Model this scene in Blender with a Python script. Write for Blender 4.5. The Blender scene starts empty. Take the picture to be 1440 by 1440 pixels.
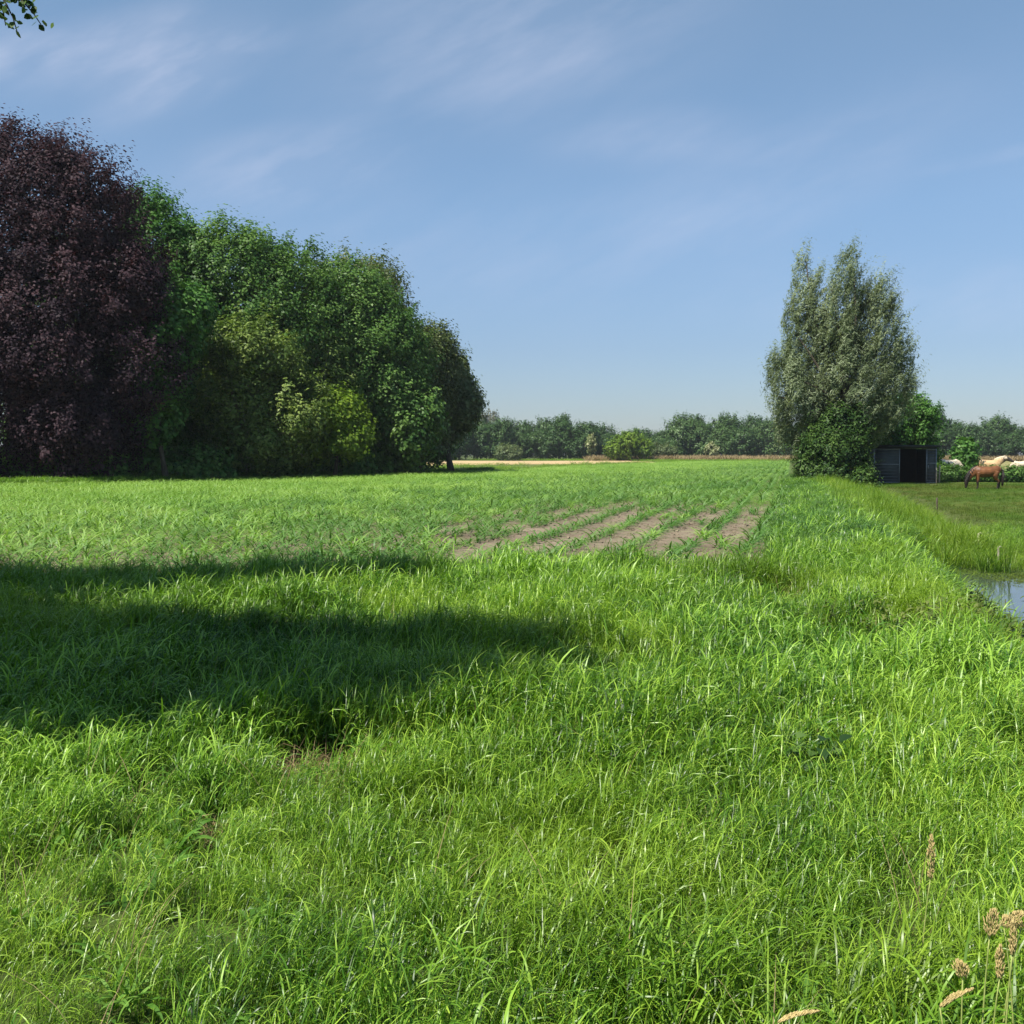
import bpy, math
import numpy as np
from mathutils import Vector, Matrix

rng = np.random.default_rng(11)
sc = bpy.context.scene
COL = sc.collection
R = math.radians

# ------------------------------------------------------------------ camera frame (photo is 1440 px square)
F = 1444.0
PITCH = math.atan(83 / F)
CAMZ = 2.0
EU = np.array([0.2607, 0.9654])      # along the field rows and the ditch
EV = np.array([0.9654, -0.2607])     # to the right of the rows


def at(px, py, d):
    """world point that lies d metres ahead and projects to that photo pixel (used to measure places)"""
    cx, cy = (px - 720) / F, (720 - py) / F
    dx, dy, dz = cx, math.cos(PITCH) + cy * math.sin(PITCH), -math.sin(PITCH) + cy * math.cos(PITCH)
    s = d / dy
    return np.array([dx * s, d, CAMZ + dz * s])


def uv_of(x, y):
    return x * EU[0] + y * EU[1], x * EV[0] + y * EV[1]


def xy_of(u, v):
    return u * EU[0] + v * EV[0], u * EU[1] + v * EV[1]


# ------------------------------------------------------------------ small value noise for placing things
def _hash(ix, iy, seed):
    n = (ix.astype(np.int64) * 374761393 + iy.astype(np.int64) * 668265263 + seed * 69069) & 0x7fffffff
    n = ((n ^ (n >> 13)) * 1274126177) & 0x7fffffff
    return ((n ^ (n >> 16)) & 0xffff) / 65535.0


def vnoise(x, y, seed=0):
    x = np.asarray(x, float); y = np.asarray(y, float)
    ix, iy = np.floor(x), np.floor(y)
    fx, fy = x - ix, y - iy
    fx, fy = fx * fx * (3 - 2 * fx), fy * fy * (3 - 2 * fy)
    a, b = _hash(ix, iy, seed), _hash(ix + 1, iy, seed)
    c, d = _hash(ix, iy + 1, seed), _hash(ix + 1, iy + 1, seed)
    return (a * (1 - fx) + b * fx) * (1 - fy) + (c * (1 - fx) + d * fx) * fy


def fnoise(x, y, seed=0):
    return 0.6 * vnoise(x, y, seed) + 0.28 * vnoise(x * 2.1, y * 2.1, seed + 5) + 0.12 * vnoise(x * 4.3, y * 4.3, seed + 9)


def sstep(a, b, x):
    t = np.clip((np.asarray(x, float) - a) / (b - a), 0, 1)
    return t * t * (3 - 2 * t)


WATER_Z = -0.52


def height(x, y):
    u, v = uv_of(np.asarray(x, float), np.asarray(y, float))
    und = 0.05 * (fnoise(u * 0.18, v * 0.25, 3) - 0.5) + 0.08 * (vnoise(u * 0.03, v * 0.03, 8) - 0.5)
    ditch = -1.05 * sstep(1.5, 3.5, v) * (1 - sstep(4.6, 6.0, v))
    ditch = ditch * (1 - 0.62 * sstep(23, 27, u))
    pad = -0.12 * sstep(4.6, 6.2, v)
    return und + ditch + pad


# ------------------------------------------------------------------ object helpers
def tag(o, label=None, cat=None, group=None, kind=None):
    if label: o['label'] = label
    if cat: o['category'] = cat
    if group: o['group'] = group
    if kind: o['kind'] = kind
    return o


def mesh_np(name, verts, faces, mat=None, attrs=None, smooth=False):
    verts = np.ascontiguousarray(verts, np.float32)
    faces = np.ascontiguousarray(faces, np.int32)
    me = bpy.data.meshes.new(name)
    k = faces.shape[1]
    me.vertices.add(len(verts)); me.vertices.foreach_set('co', verts.ravel())
    me.loops.add(faces.size); me.loops.foreach_set('vertex_index', faces.ravel())
    me.polygons.add(len(faces)); me.polygons.foreach_set('loop_start', np.arange(0, faces.size, k, dtype=np.int32))
    if smooth:
        me.polygons.foreach_set('use_smooth', np.ones(len(faces), bool))
    me.update(calc_edges=True)
    for an, av in (attrs or {}).items():
        a = me.attributes.new(an, 'FLOAT', 'POINT')
        a.data.foreach_set('value', np.ascontiguousarray(av, np.float32))
    if mat: me.materials.append(mat)
    return me


def link(name, me, parent=None, loc=None):
    o = bpy.data.objects.new(name, me)
    COL.objects.link(o)
    if loc is not None: o.location = loc
    if parent: o.parent = parent
    return o


def empty(name, loc, label, cat, group=None):
    o = bpy.data.objects.new(name, None)
    COL.objects.link(o)
    o.empty_display_size = 0.3
    o.location = loc
    return tag(o, label, cat, group)


def copy_tree(o, loc, rz=0.0, s=None, label=None, group=None):
    c = o.copy(); COL.objects.link(c)
    c.location = loc; c.rotation_euler = (0, 0, rz)
    if s is not None: c.scale = s
    if label: c['label'] = label
    if group: c['group'] = group
    for ch in list(o.children):
        k = ch.copy(); COL.objects.link(k); k.parent = c
    return c


class MB:
    """collects quads"""
    def __init__(self): self.v, self.f, self.n, self.s = [], [], 0, []

    def add(self, v, f, shade=None):
        v = np.asarray(v, float).reshape(-1, 3); f = np.asarray(f, int)
        self.v.append(v); self.f.append(f + self.n); self.n += len(v)
        self.s.append(np.full(len(v), 0.5) if shade is None else np.broadcast_to(shade, (len(v),)))

    def box(self, c, s, rz=0.0, ry=0.0):
        c = np.asarray(c, float); h = np.asarray(s, float) / 2
        p = np.array([[x, y, z] for x in (-1, 1) for y in (-1, 1) for z in (-1, 1)], float) * h
        if ry:
            p = p @ np.array([[math.cos(ry), 0, -math.sin(ry)], [0, 1, 0], [math.sin(ry), 0, math.cos(ry)]])
        if rz:
            cc, ss = math.cos(rz), math.sin(rz)
            p = np.stack([p[:, 0] * cc - p[:, 1] * ss, p[:, 0] * ss + p[:, 1] * cc, p[:, 2]], 1)
        self.add(p + c, [[0, 1, 3, 2], [4, 6, 7, 5], [0, 4, 5, 1], [2, 3, 7, 6], [0, 2, 6, 4], [1, 5, 7, 3]])

    def tube(self, pts, rad, n=8, flat=None):
        """closed tapering tube; rad per point or (a, b) per point with b along 'up' of the ring"""
        pts = np.asarray(pts, float); m = len(pts)
        rad = np.asarray(rad, float)
        if rad.ndim == 1: rad = np.stack([rad, rad], 1)
        t = np.gradient(pts, axis=0); t /= np.linalg.norm(t, axis=1)[:, None] + 1e-9
        ref = np.array([0, 1.0, 0]) if flat is None else np.asarray(flat, float)
        vs = []
        for i in range(m):
            a = ref - t[i] * (ref @ t[i])
            if np.linalg.norm(a) < 1e-3:
                a = np.array([1.0, 0, 0]) - t[i] * t[i][0]
            a /= np.linalg.norm(a); b = np.cross(t[i], a)
            an = np.linspace(0, 2 * math.pi, n, endpoint=False)
            vs.append(pts[i] + np.cos(an)[:, None] * a * rad[i, 0] + np.sin(an)[:, None] * b * rad[i, 1])
        v = np.concatenate(vs + [pts[:1], pts[-1:]])
        f = []
        for i in range(m - 1):
            for j in range(n):
                k = (j + 1) % n
                f.append([i * n + j, i * n + k, (i + 1) * n + k, (i + 1) * n + j])
        c0, c1 = m * n, m * n + 1
        for j in range(0, n, 2):
            f.append([c0, (j + 2) % n, j + 1, j])
            b = (m - 1) * n
            f.append([c1, b + j, b + j + 1, b + (j + 2) % n])
        self.add(v, f)

    def mesh(self, name, mat, smooth=False):
        return mesh_np(name, np.concatenate(self.v), np.concatenate(self.f), mat, {'shade': np.concatenate(self.s)}, smooth)


# ------------------------------------------------------------------ materials
def new_mat(name):
    m = bpy.data.materials.new(name); m.use_nodes = True
    nt = m.node_tree; nt.nodes.clear()
    out = nt.nodes.new('ShaderNodeOutputMaterial')
    return m, nt, out


def ramp(nt, fac, stops):
    r = nt.nodes.new('ShaderNodeValToRGB')
    e = r.color_ramp.elements
    while len(e) > 1: e.remove(e[-1])
    e[0].position = stops[0][0]; e[0].color = (*stops[0][1], 1)
    for p, c in stops[1:]:
        k = e.new(p); k.color = (*c, 1)
    nt.links.new(fac, r.inputs[0])
    return r.outputs[0]


def mathn(nt, op, a, b=None, c=None):
    n = nt.nodes.new('ShaderNodeMath'); n.operation = op
    for i, x in enumerate((a, b, c)):
        if x is None: continue
        if isinstance(x, (int, float)): n.inputs[i].default_value = x
        else: nt.links.new(x, n.inputs[i])
    return n.outputs[0]


def noise(nt, vec, scale, detail=3.0, rough=0.55):
    n = nt.nodes.new('ShaderNodeTexNoise')
    n.inputs['Scale'].default_value = scale; n.inputs['Detail'].default_value = detail
    n.inputs['Roughness'].default_value = rough
    if vec is not None: nt.links.new(vec, n.inputs['Vector'])
    return n.outputs['Fac']


def mixc(nt, fac, a, b):
    n = nt.nodes.new('ShaderNodeMix'); n.data_type = 'RGBA'
    if isinstance(fac, (int, float)): n.inputs[0].default_value = fac
    else: nt.links.new(fac, n.inputs[0])
    for i, x in ((6, a), (7, b)):
        if isinstance(x, tuple): n.inputs[i].default_value = (*x, 1)
        else: nt.links.new(x, n.inputs[i])
    return n.outputs[2]


def leaf_mat(name, dark, mid, light, trans=0.35, rough=0.45, spec=0.35, yellow=None, patch=0.35, tint=None):
    """foliage: per-leaf 'shade' attribute, per-instance random and slow patches in the place choose the colour"""
    m, nt, out = new_mat(name)
    att = nt.nodes.new('ShaderNodeAttribute'); att.attribute_name = 'shade'
    info = nt.nodes.new('ShaderNodeObjectInfo')
    geo = nt.nodes.new('ShaderNodeNewGeometry')
    big = noise(nt, geo.outputs['Position'], patch, 3)
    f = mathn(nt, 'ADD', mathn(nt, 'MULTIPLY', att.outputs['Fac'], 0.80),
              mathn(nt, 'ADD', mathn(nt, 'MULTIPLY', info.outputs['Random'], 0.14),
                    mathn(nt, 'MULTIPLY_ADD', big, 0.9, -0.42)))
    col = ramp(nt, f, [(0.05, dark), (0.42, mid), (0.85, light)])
    if yellow:
        yn = noise(nt, geo.outputs['Position'], patch * 0.55, 2)
        yf = ramp(nt, yn, [(0.47, (0, 0, 0)), (0.66, (1, 1, 1))])
        n = nt.nodes.new('ShaderNodeMix'); n.data_type = 'RGBA'
        nt.links.new(yf, n.inputs[0]); nt.links.new(col, n.inputs[6]); n.inputs[7].default_value = (*yellow, 1)
        col = mixc(nt, 0.6, col, n.outputs[2])
    p = nt.nodes.new('ShaderNodeBsdfPrincipled')
    nt.links.new(col, p.inputs['Base Color'])
    p.inputs['Roughness'].default_value = rough
    p.inputs['Specular IOR Level'].default_value = spec
    t = nt.nodes.new('ShaderNodeBsdfTranslucent')
    tc = tint or (1.02, 1.2, 0.42)
    mul = nt.nodes.new('ShaderNodeMix'); mul.data_type = 'RGBA'; mul.blend_type = 'MULTIPLY'
    mul.inputs[0].default_value = 1.0
    nt.links.new(col, mul.inputs[6]); mul.inputs[7].default_value = (*tc, 1)
    nt.links.new(mul.outputs[2], t.inputs['Color'])
    mx = nt.nodes.new('ShaderNodeMixShader'); mx.inputs[0].default_value = trans
    nt.links.new(p.outputs[0], mx.inputs[1]); nt.links.new(t.outputs[0], mx.inputs[2])
    nt.links.new(mx.outputs[0], out.inputs[0])
    return m


def solid_mat(name, c1, c2, scale=6.0, rough=0.8, spec=0.2, bump=0.0, stretch=None, coord='Object', metal=0.0):
    m, nt, out = new_mat(name)
    tc = nt.nodes.new('ShaderNodeTexCoord')
    vec = tc.outputs[coord]
    if stretch:
        mp = nt.nodes.new('ShaderNodeMapping'); mp.inputs['Scale'].default_value = stretch
        nt.links.new(vec, mp.inputs['Vector']); vec = mp.outputs[0]
    nf = noise(nt, vec, scale, 5, 0.6)
    col = ramp(nt, nf, [(0.3, c1), (0.7, c2)])
    p = nt.nodes.new('ShaderNodeBsdfPrincipled')
    nt.links.new(col, p.inputs['Base Color'])
    p.inputs['Roughness'].default_value = rough; p.inputs['Specular IOR Level'].default_value = spec
    p.inputs['Metallic'].default_value = metal
    if bump:
        b = nt.nodes.new('ShaderNodeBump'); b.inputs['Strength'].default_value = bump; b.inputs['Distance'].default_value = 0.02
        nt.links.new(nf, b.inputs['Height']); nt.links.new(b.outputs[0], p.inputs['Normal'])
    nt.links.new(p.outputs[0], out.inputs[0])
    return m


M = {}
M['grass'] = leaf_mat('grass_blades', (0.007, 0.026, 0.003), (0.056, 0.155, 0.009), (0.29, 0.47, 0.055), 0.30, 0.40, 0.34,
                      yellow=(0.135, 0.245, 0.012), patch=0.45)
M['ygrass'] = leaf_mat('yellow_green_grass_blades', (0.009, 0.034, 0.003), (0.080, 0.192, 0.009), (0.34, 0.50, 0.055), 0.32, 0.38, 0.40,
                       yellow=(0.18, 0.27, 0.012), patch=0.6)
M['short'] = leaf_mat('pasture_blades', (0.028, 0.066, 0.007), (0.058, 0.118, 0.012), (0.11, 0.19, 0.025), 0.3, 0.7, 0.1,
                      yellow=(0.12, 0.10, 0.032), patch=0.22)
M['maize'] = leaf_mat('young_maize_leaf', (0.06, 0.145, 0.018), (0.145, 0.28, 0.045), (0.28, 0.42, 0.10), 0.4, 0.45, 0.25, patch=0.12)
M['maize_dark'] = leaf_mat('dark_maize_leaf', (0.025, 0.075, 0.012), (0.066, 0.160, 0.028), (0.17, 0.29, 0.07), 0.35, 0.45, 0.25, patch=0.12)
M['reed'] = leaf_mat('reed_blades', (0.03, 0.085, 0.008), (0.095, 0.20, 0.016), (0.26, 0.35, 0.045), 0.42, 0.42, 0.25,
                     yellow=(0.17, 0.25, 0.016), patch=0.3)
M['strap'] = leaf_mat('strap_leaves', (0.02, 0.06, 0.016), (0.05, 0.125, 0.032), (0.12, 0.22, 0.065), 0.3, 0.45, 0.18)
M['thatch'] = leaf_mat('dry_thatch', (0.12, 0.085, 0.04), (0.23, 0.17, 0.085), (0.40, 0.31, 0.16), 0.25, 0.7, 0.2, tint=(1.0, 0.95, 0.8))
M['nettle'] = leaf_mat('nettle_leaf', (0.03, 0.045, 0.009), (0.07, 0.105, 0.018), (0.15, 0.18, 0.045), 0.3, 0.5, 0.2)
M['vgrass'] = leaf_mat('verge_grass_blades', (0.010, 0.036, 0.006), (0.048, 0.128, 0.018), (0.17, 0.30, 0.07), 0.3, 0.38, 0.36, yellow=(0.10, 0.18, 0.015), patch=0.4)
M['herb'] = leaf_mat('herb_leaf', (0.03, 0.08, 0.010), (0.07, 0.17, 0.02), (0.16, 0.29, 0.05), 0.3, 0.55, 0.15)
M['dock'] = leaf_mat('dock_leaf', (0.025, 0.06, 0.012), (0.05, 0.12, 0.02), (0.10, 0.19, 0.035), 0.25, 0.4, 0.4)
M['seed'] = solid_mat('seed_head_tan', (0.36, 0.27, 0.10), (0.58, 0.46, 0.21), 90, 0.8, 0.15, 0.6)
M['stalk'] = solid_mat('stalk_straw_green', (0.20, 0.26, 0.06), (0.34, 0.36, 0.11), 30, 0.6, 0.3)
M['beech'] = leaf_mat('copper_beech_leaf', (0.013, 0.009, 0.013), (0.031, 0.019, 0.026), (0.066, 0.037, 0.043), 0.18, 0.6, 0.10,
                      patch=0.2, tint=(1.3, 0.6, 0.5))
M['oak'] = leaf_mat('deep_green_leaf', (0.018, 0.055, 0.011), (0.062, 0.138, 0.026), (0.15, 0.25, 0.055), 0.25, 0.48, 0.2, patch=0.2)
M['fresh'] = leaf_mat('fresh_green_leaf', (0.025, 0.08, 0.014), (0.055, 0.145, 0.024), (0.11, 0.23, 0.045), 0.3, 0.48, 0.2, patch=0.25)
M['olive'] = leaf_mat('olive_green_leaf', (0.035, 0.068, 0.013), (0.10, 0.16, 0.032), (0.23, 0.29, 0.075), 0.26, 0.48, 0.2, patch=0.25)
M['brownish'] = leaf_mat('brownish_green_leaf', (0.032, 0.055, 0.016), (0.080, 0.112, 0.034), (0.18, 0.20, 0.075), 0.22, 0.48, 0.2, patch=0.25)
M['lime'] = leaf_mat('lime_green_leaf', (0.05, 0.10, 0.010), (0.12, 0.20, 0.018), (0.22, 0.31, 0.035), 0.34, 0.48, 0.2)
M['greygreen'] = leaf_mat('grey_green_leaf', (0.04, 0.065, 0.024), (0.10, 0.14, 0.054), (0.21, 0.25, 0.11), 0.22, 0.48, 0.2, patch=0.25)
M['willow'] = leaf_mat('silver_willow_leaf', (0.08, 0.115, 0.05), (0.195, 0.245, 0.125), (0.36, 0.42, 0.26), 0.38, 0.45, 0.3, patch=0.3,
                       tint=(1.1, 1.1, 0.6))
M['far'] = leaf_mat('far_wood_leaf', (0.020, 0.052, 0.013), (0.045, 0.098, 0.023), (0.09, 0.155, 0.042), 0.2, 0.5, 0.3, patch=0.03)
M['farpale'] = leaf_mat('pale_poplar_leaf', (0.06, 0.065, 0.045), (0.11, 0.12, 0.08), (0.19, 0.20, 0.14), 0.2, 0.5, 0.3)
M['cream'] = leaf_mat('cream_blossom', (0.05, 0.09, 0.02), (0.22, 0.25, 0.10), (0.42, 0.42, 0.24), 0.2, 0.6, 0.2)
M['darkbush'] = leaf_mat('dark_bush_leaf', (0.012, 0.034, 0.008), (0.036, 0.080, 0.016), (0.095, 0.16, 0.034), 0.2, 0.48, 0.2, patch=0.5)
M['bark'] = solid_mat('bark_grey_brown', (0.045, 0.035, 0.026), (0.12, 0.10, 0.08), 9, 0.9, 0.1, 0.6, (1, 1, 0.25))
M['palebark'] = solid_mat('bark_pale', (0.16, 0.14, 0.10), (0.34, 0.30, 0.23), 9, 0.85, 0.1, 0.4, (1, 1, 0.25))
M['panel'] = solid_mat('black_sheet_panel', (0.042, 0.046, 0.050), (0.074, 0.080, 0.086), 2.5, 0.55, 0.35, 0.15, (1, 1, 3))
M['steel'] = solid_mat('dull_steel_frame', (0.16, 0.17, 0.19), (0.27, 0.28, 0.31), 8, 0.5, 0.4, 0.0, metal=0.3)
M['roof'] = solid_mat('black_roof_sheet', (0.010, 0.012, 0.015), (0.028, 0.030, 0.034), 4, 0.5, 0.35)
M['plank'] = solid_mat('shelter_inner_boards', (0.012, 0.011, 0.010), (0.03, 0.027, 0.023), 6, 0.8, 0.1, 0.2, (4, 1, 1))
M['post'] = solid_mat('weathered_post', (0.20, 0.17, 0.13), (0.36, 0.32, 0.26), 14, 0.9, 0.1, 0.4, (1, 1, 0.2))
M['darkpost'] = solid_mat('old_dark_post', (0.05, 0.04, 0.03), (0.11, 0.09, 0.07), 14, 0.9, 0.1, 0.4, (1, 1, 0.2))
M['palestick'] = solid_mat('bleached_stem', (0.45, 0.40, 0.28), (0.62, 0.56, 0.40), 14, 0.8, 0.1)

# ------------------------------------------------------------------ ground
def sheet(name, us, vs, mat, lift=0.0, keep=None):
    uu, vv = np.meshgrid(np.asarray(us, float), np.asarray(vs, float), indexing='ij')
    x, y = xy_of(uu, vv)
    z = height(x, y) + lift
    nU, nV = uu.shape
    idx = np.arange(nU * nV).reshape(nU, nV)
    f = np.stack([idx[:-1, :-1], idx[1:, :-1], idx[1:, 1:], idx[:-1, 1:]], -1).reshape(-1, 4)[:, ::-1]
    v = np.stack([x, y, z], -1).reshape(-1, 3)
    if keep is not None:
        c = v[f].mean(1)
        f = f[keep(c[:, 0], c[:, 1])]
        used, inv = np.unique(f, return_inverse=True)
        v, f = v[used], inv.reshape(f.shape)
    return tag(link(name, mesh_np(name, v, f, mat, smooth=True)), kind='structure')


def ground_mat(name, stops, s1, s2, bump=0.4, fine=14.0):
    m, nt, out = new_mat(name)
    geo = nt.nodes.new('ShaderNodeNewGeometry')
    a = noise(nt, geo.outputs['Position'], s1, 4)
    b = noise(nt, geo.outputs['Position'], s2, 5, 0.65)
    f = mathn(nt, 'ADD', mathn(nt, 'MULTIPLY', a, 0.55), mathn(nt, 'MULTIPLY', b, 0.45))
    col = ramp(nt, f, stops)
    p = nt.nodes.new('ShaderNodeBsdfPrincipled')
    nt.links.new(col, p.inputs['Base Color'])
    p.inputs['Roughness'].default_value = 0.95; p.inputs['Specular IOR Level'].default_value = 0.1
    bm_ = nt.nodes.new('ShaderNodeBump'); bm_.inputs['Strength'].default_value = bump; bm_.inputs['Distance'].default_value = 0.05
    nt.links.new(noise(nt, geo.outputs['Position'], fine, 6, 0.7), bm_.inputs['Height'])
    nt.links.new(bm_.outputs[0], p.inputs['Normal'])
    nt.links.new(p.outputs[0], out.inputs[0])
    return m


M['earth'] = ground_mat('meadow_earth', [(0.35, (0.035, 0.05, 0.014)), (0.5, (0.06, 0.085, 0.02)), (0.65, (0.10, 0.095, 0.04))], 0.06, 3.0)
M['soil'] = ground_mat('field_soil', [(0.34, (0.125, 0.098, 0.066)), (0.5, (0.19, 0.15, 0.105)), (0.66, (0.26, 0.21, 0.15))], 0.35, 7.0, 0.8, 12.0)
M['pasture'] = ground_mat('pasture_turf', [(0.38, (0.035, 0.072, 0.009)), (0.5, (0.060, 0.098, 0.014)), (0.62, (0.11, 0.098, 0.028))], 0.25, 4.0)
M['stubble'] = ground_mat('tan_hay_field', [(0.35, (0.30, 0.21, 0.10)), (0.5, (0.40, 0.29, 0.15)), (0.65, (0.46, 0.35, 0.20))], 0.03, 1.2)
M['rough'] = ground_mat('rough_grassland', [(0.36, (0.05, 0.085, 0.02)), (0.5, (0.09, 0.125, 0.03)), (0.64, (0.17, 0.155, 0.06))], 0.05, 1.0)
M['farpasture'] = ground_mat('dry_pasture', [(0.36, (0.12, 0.13, 0.04)), (0.5, (0.21, 0.19, 0.075)), (0.64, (0.30, 0.25, 0.11))], 0.05, 1.0)

vs = np.concatenate([np.linspace(-900, -60, 22), np.linspace(-58, -1, 58), np.linspace(-0.6, 7, 39), np.linspace(8, 60, 40), np.linspace(70, 900, 22)])
us = np.concatenate([np.linspace(-500, -30, 12), np.linspace(-26, 110, 137), np.linspace(114, 300, 48), np.linspace(330, 900, 14)])
sheet('ground', us, vs, M['earth'])

# far edge of the maize field: depth y as a function of x
EDX = [-90, -60, -34, -30, -24, -21, -14, -8, 2, 14, 36, 70]
EDY = [44, 52, 58, 60, 63, 74, 84, 92, 118, 155, 215, 240]


def field_far(x): return np.interp(x, EDX, EDY)


V_EDGE = -0.15


def in_field(x, y, front=14.0):
    u, v = uv_of(x, y)
    wob = 0.5 * (fnoise(np.asarray(x) * 0.5, np.asarray(y) * 0.0 + 3.3, 31) - 0.5) * 2
    return (y > front + wob) & (y < field_far(x)) & (v < V_EDGE)


sheet('field_soil', np.concatenate([np.linspace(-6, 60, 133), np.linspace(61, 260, 200)]), np.linspace(-110, -0.15, 140), M['soil'], 0.004,
      lambda x, y: (y > 13.6) & (y < field_far(x)))
sheet('paddock', np.linspace(16, 80, 65), np.linspace(6.0, 75, 70), M['pasture'], 0.006, lambda x, y: y < 76)
sheet('dry_pasture', np.linspace(60, 300, 61), np.linspace(7, 160, 40), M['farpasture'], 0.006, lambda x, y: (y >= 78) & (y < 286))
sheet('rough_meadow', np.linspace(40, 300, 66), np.linspace(-170, 2, 60), M['rough'], 0.006,
      lambda x, y: (y > field_far(x) + 2) & (x > -30) & (y < 290))
def hay_keep(x, y): return (y > 158 + 0.9 * (np.asarray(x) + 14)) & (y < 262) & (x < 30) & (x > -70)
sheet('hay_field', np.linspace(100, 300, 101), np.linspace(-170, 2, 70), M['stubble'], 0.03, hay_keep)

# water in the ditch
m, nt, out = new_mat('ditch_water')
p = nt.nodes.new('ShaderNodeBsdfPrincipled')
p.inputs['Base Color'].default_value = (0.05, 0.06, 0.055, 1); p.inputs['Roughness'].default_value = 0.05
p.inputs['IOR'].default_value = 1.5; p.inputs['Specular IOR Level'].default_value = 0.8
geo = nt.nodes.new('ShaderNodeNewGeometry')
b = nt.nodes.new('ShaderNodeBump'); b.inputs['Strength'].default_value = 0.05; b.inputs['Distance'].default_value = 0.02
nt.links.new(noise(nt, geo.outputs['Position'], 5.0, 2), b.inputs['Height']); nt.links.new(b.outputs[0], p.inputs['Normal'])
nt.links.new(p.outputs[0], out.inputs[0])
M['water'] = m
uu, vv = np.meshgrid(np.linspace(-20, 27, 40), np.linspace(1.5, 5.9, 8), indexing='ij')
x, y = xy_of(uu, vv)
idx = np.arange(uu.size).reshape(uu.shape)
f = np.stack([idx[:-1, :-1], idx[:-1, 1:], idx[1:, 1:], idx[1:, :-1]], -1).reshape(-1, 4)[:, ::-1]
tag(link('ditch_water', mesh_np('ditch_water', np.stack([x, y, np.full_like(x, WATER_Z)], -1).reshape(-1, 3), f, M['water'])), kind='structure')


# ------------------------------------------------------------------ blades and scatter
def blades(n, root_r, hmin, hmax, w, seed, wind=0.6, curl=(0.5, 1.9), S=6, up=(72, 89), h0=0.0):
    g = np.random.default_rng(seed)
    r = root_r * np.sqrt(g.random(n)); th = g.random(n) * 2 * math.pi
    base = np.stack([r * np.cos(th), r * np.sin(th), -0.02 + h0 * g.random(n) ** 0.8], 1)
    L = hmin + (hmax - hmin) * g.random(n) ** 0.8
    hd = g.random(n) * 2 * math.pi
    hx, hy = np.cos(hd) + wind, np.sin(hd)
    nn = np.hypot(hx, hy) + 1e-6; hx /= nn; hy /= nn
    e0 = np.radians(g.uniform(up[0], up[1], n)); cu = g.uniform(curl[0], curl[1], n)
    tw = g.normal(0, 0.5, n)
    sh = g.random(n)
    W = w * g.uniform(0.6, 1.3, n)
    V = np.zeros((n, S + 1, 2, 3))
    p = base.copy()
    for i in range(S + 1):
        t = i / S
        e = e0 - cu * t ** 1.6
        if i:
            st = (L / S)[:, None]
            p = p + st * np.stack([hx * np.cos(e), hy * np.cos(e), np.sin(e)], 1)
        a = tw * (0.5 + t)
        sx, sy = -hy * np.cos(a), hx * np.cos(a)
        sz = np.sin(a) * 0.6
        ww = (W * (0.55 + 0.9 * t) * (1 - t ** 2.2) if i < S else W * 0.02)
        ww = np.maximum(ww, W * 0.04)
        sv = np.stack([sx, sy, sz], 1) * ww[:, None] / 2
        V[:, i, 0] = p - sv; V[:, i, 1] = p + sv
    idx = np.arange(n * (S + 1) * 2).reshape(n, S + 1, 2)
    f = np.stack([idx[:, :-1, 0], idx[:, :-1, 1], idx[:, 1:, 1], idx[:, 1:, 0]], -1).reshape(-1, 4)
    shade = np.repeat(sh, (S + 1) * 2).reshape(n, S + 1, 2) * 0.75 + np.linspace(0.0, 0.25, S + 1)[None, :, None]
    return V.reshape(-1, 3), f, shade.ravel()


def variants(name, count, mat, fn):
    col = bpy.data.collections.new(name)          # kept out of the scene; only the scatter reads it
    for k in range(count):
        v, f, s = fn(k)
        me = mesh_np(name, v, f, mat, {'shade': s}, smooth=True)
        o = bpy.data.objects.new(f'{name}_{k:02d}', me); col.objects.link(o)
    return col, count


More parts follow.
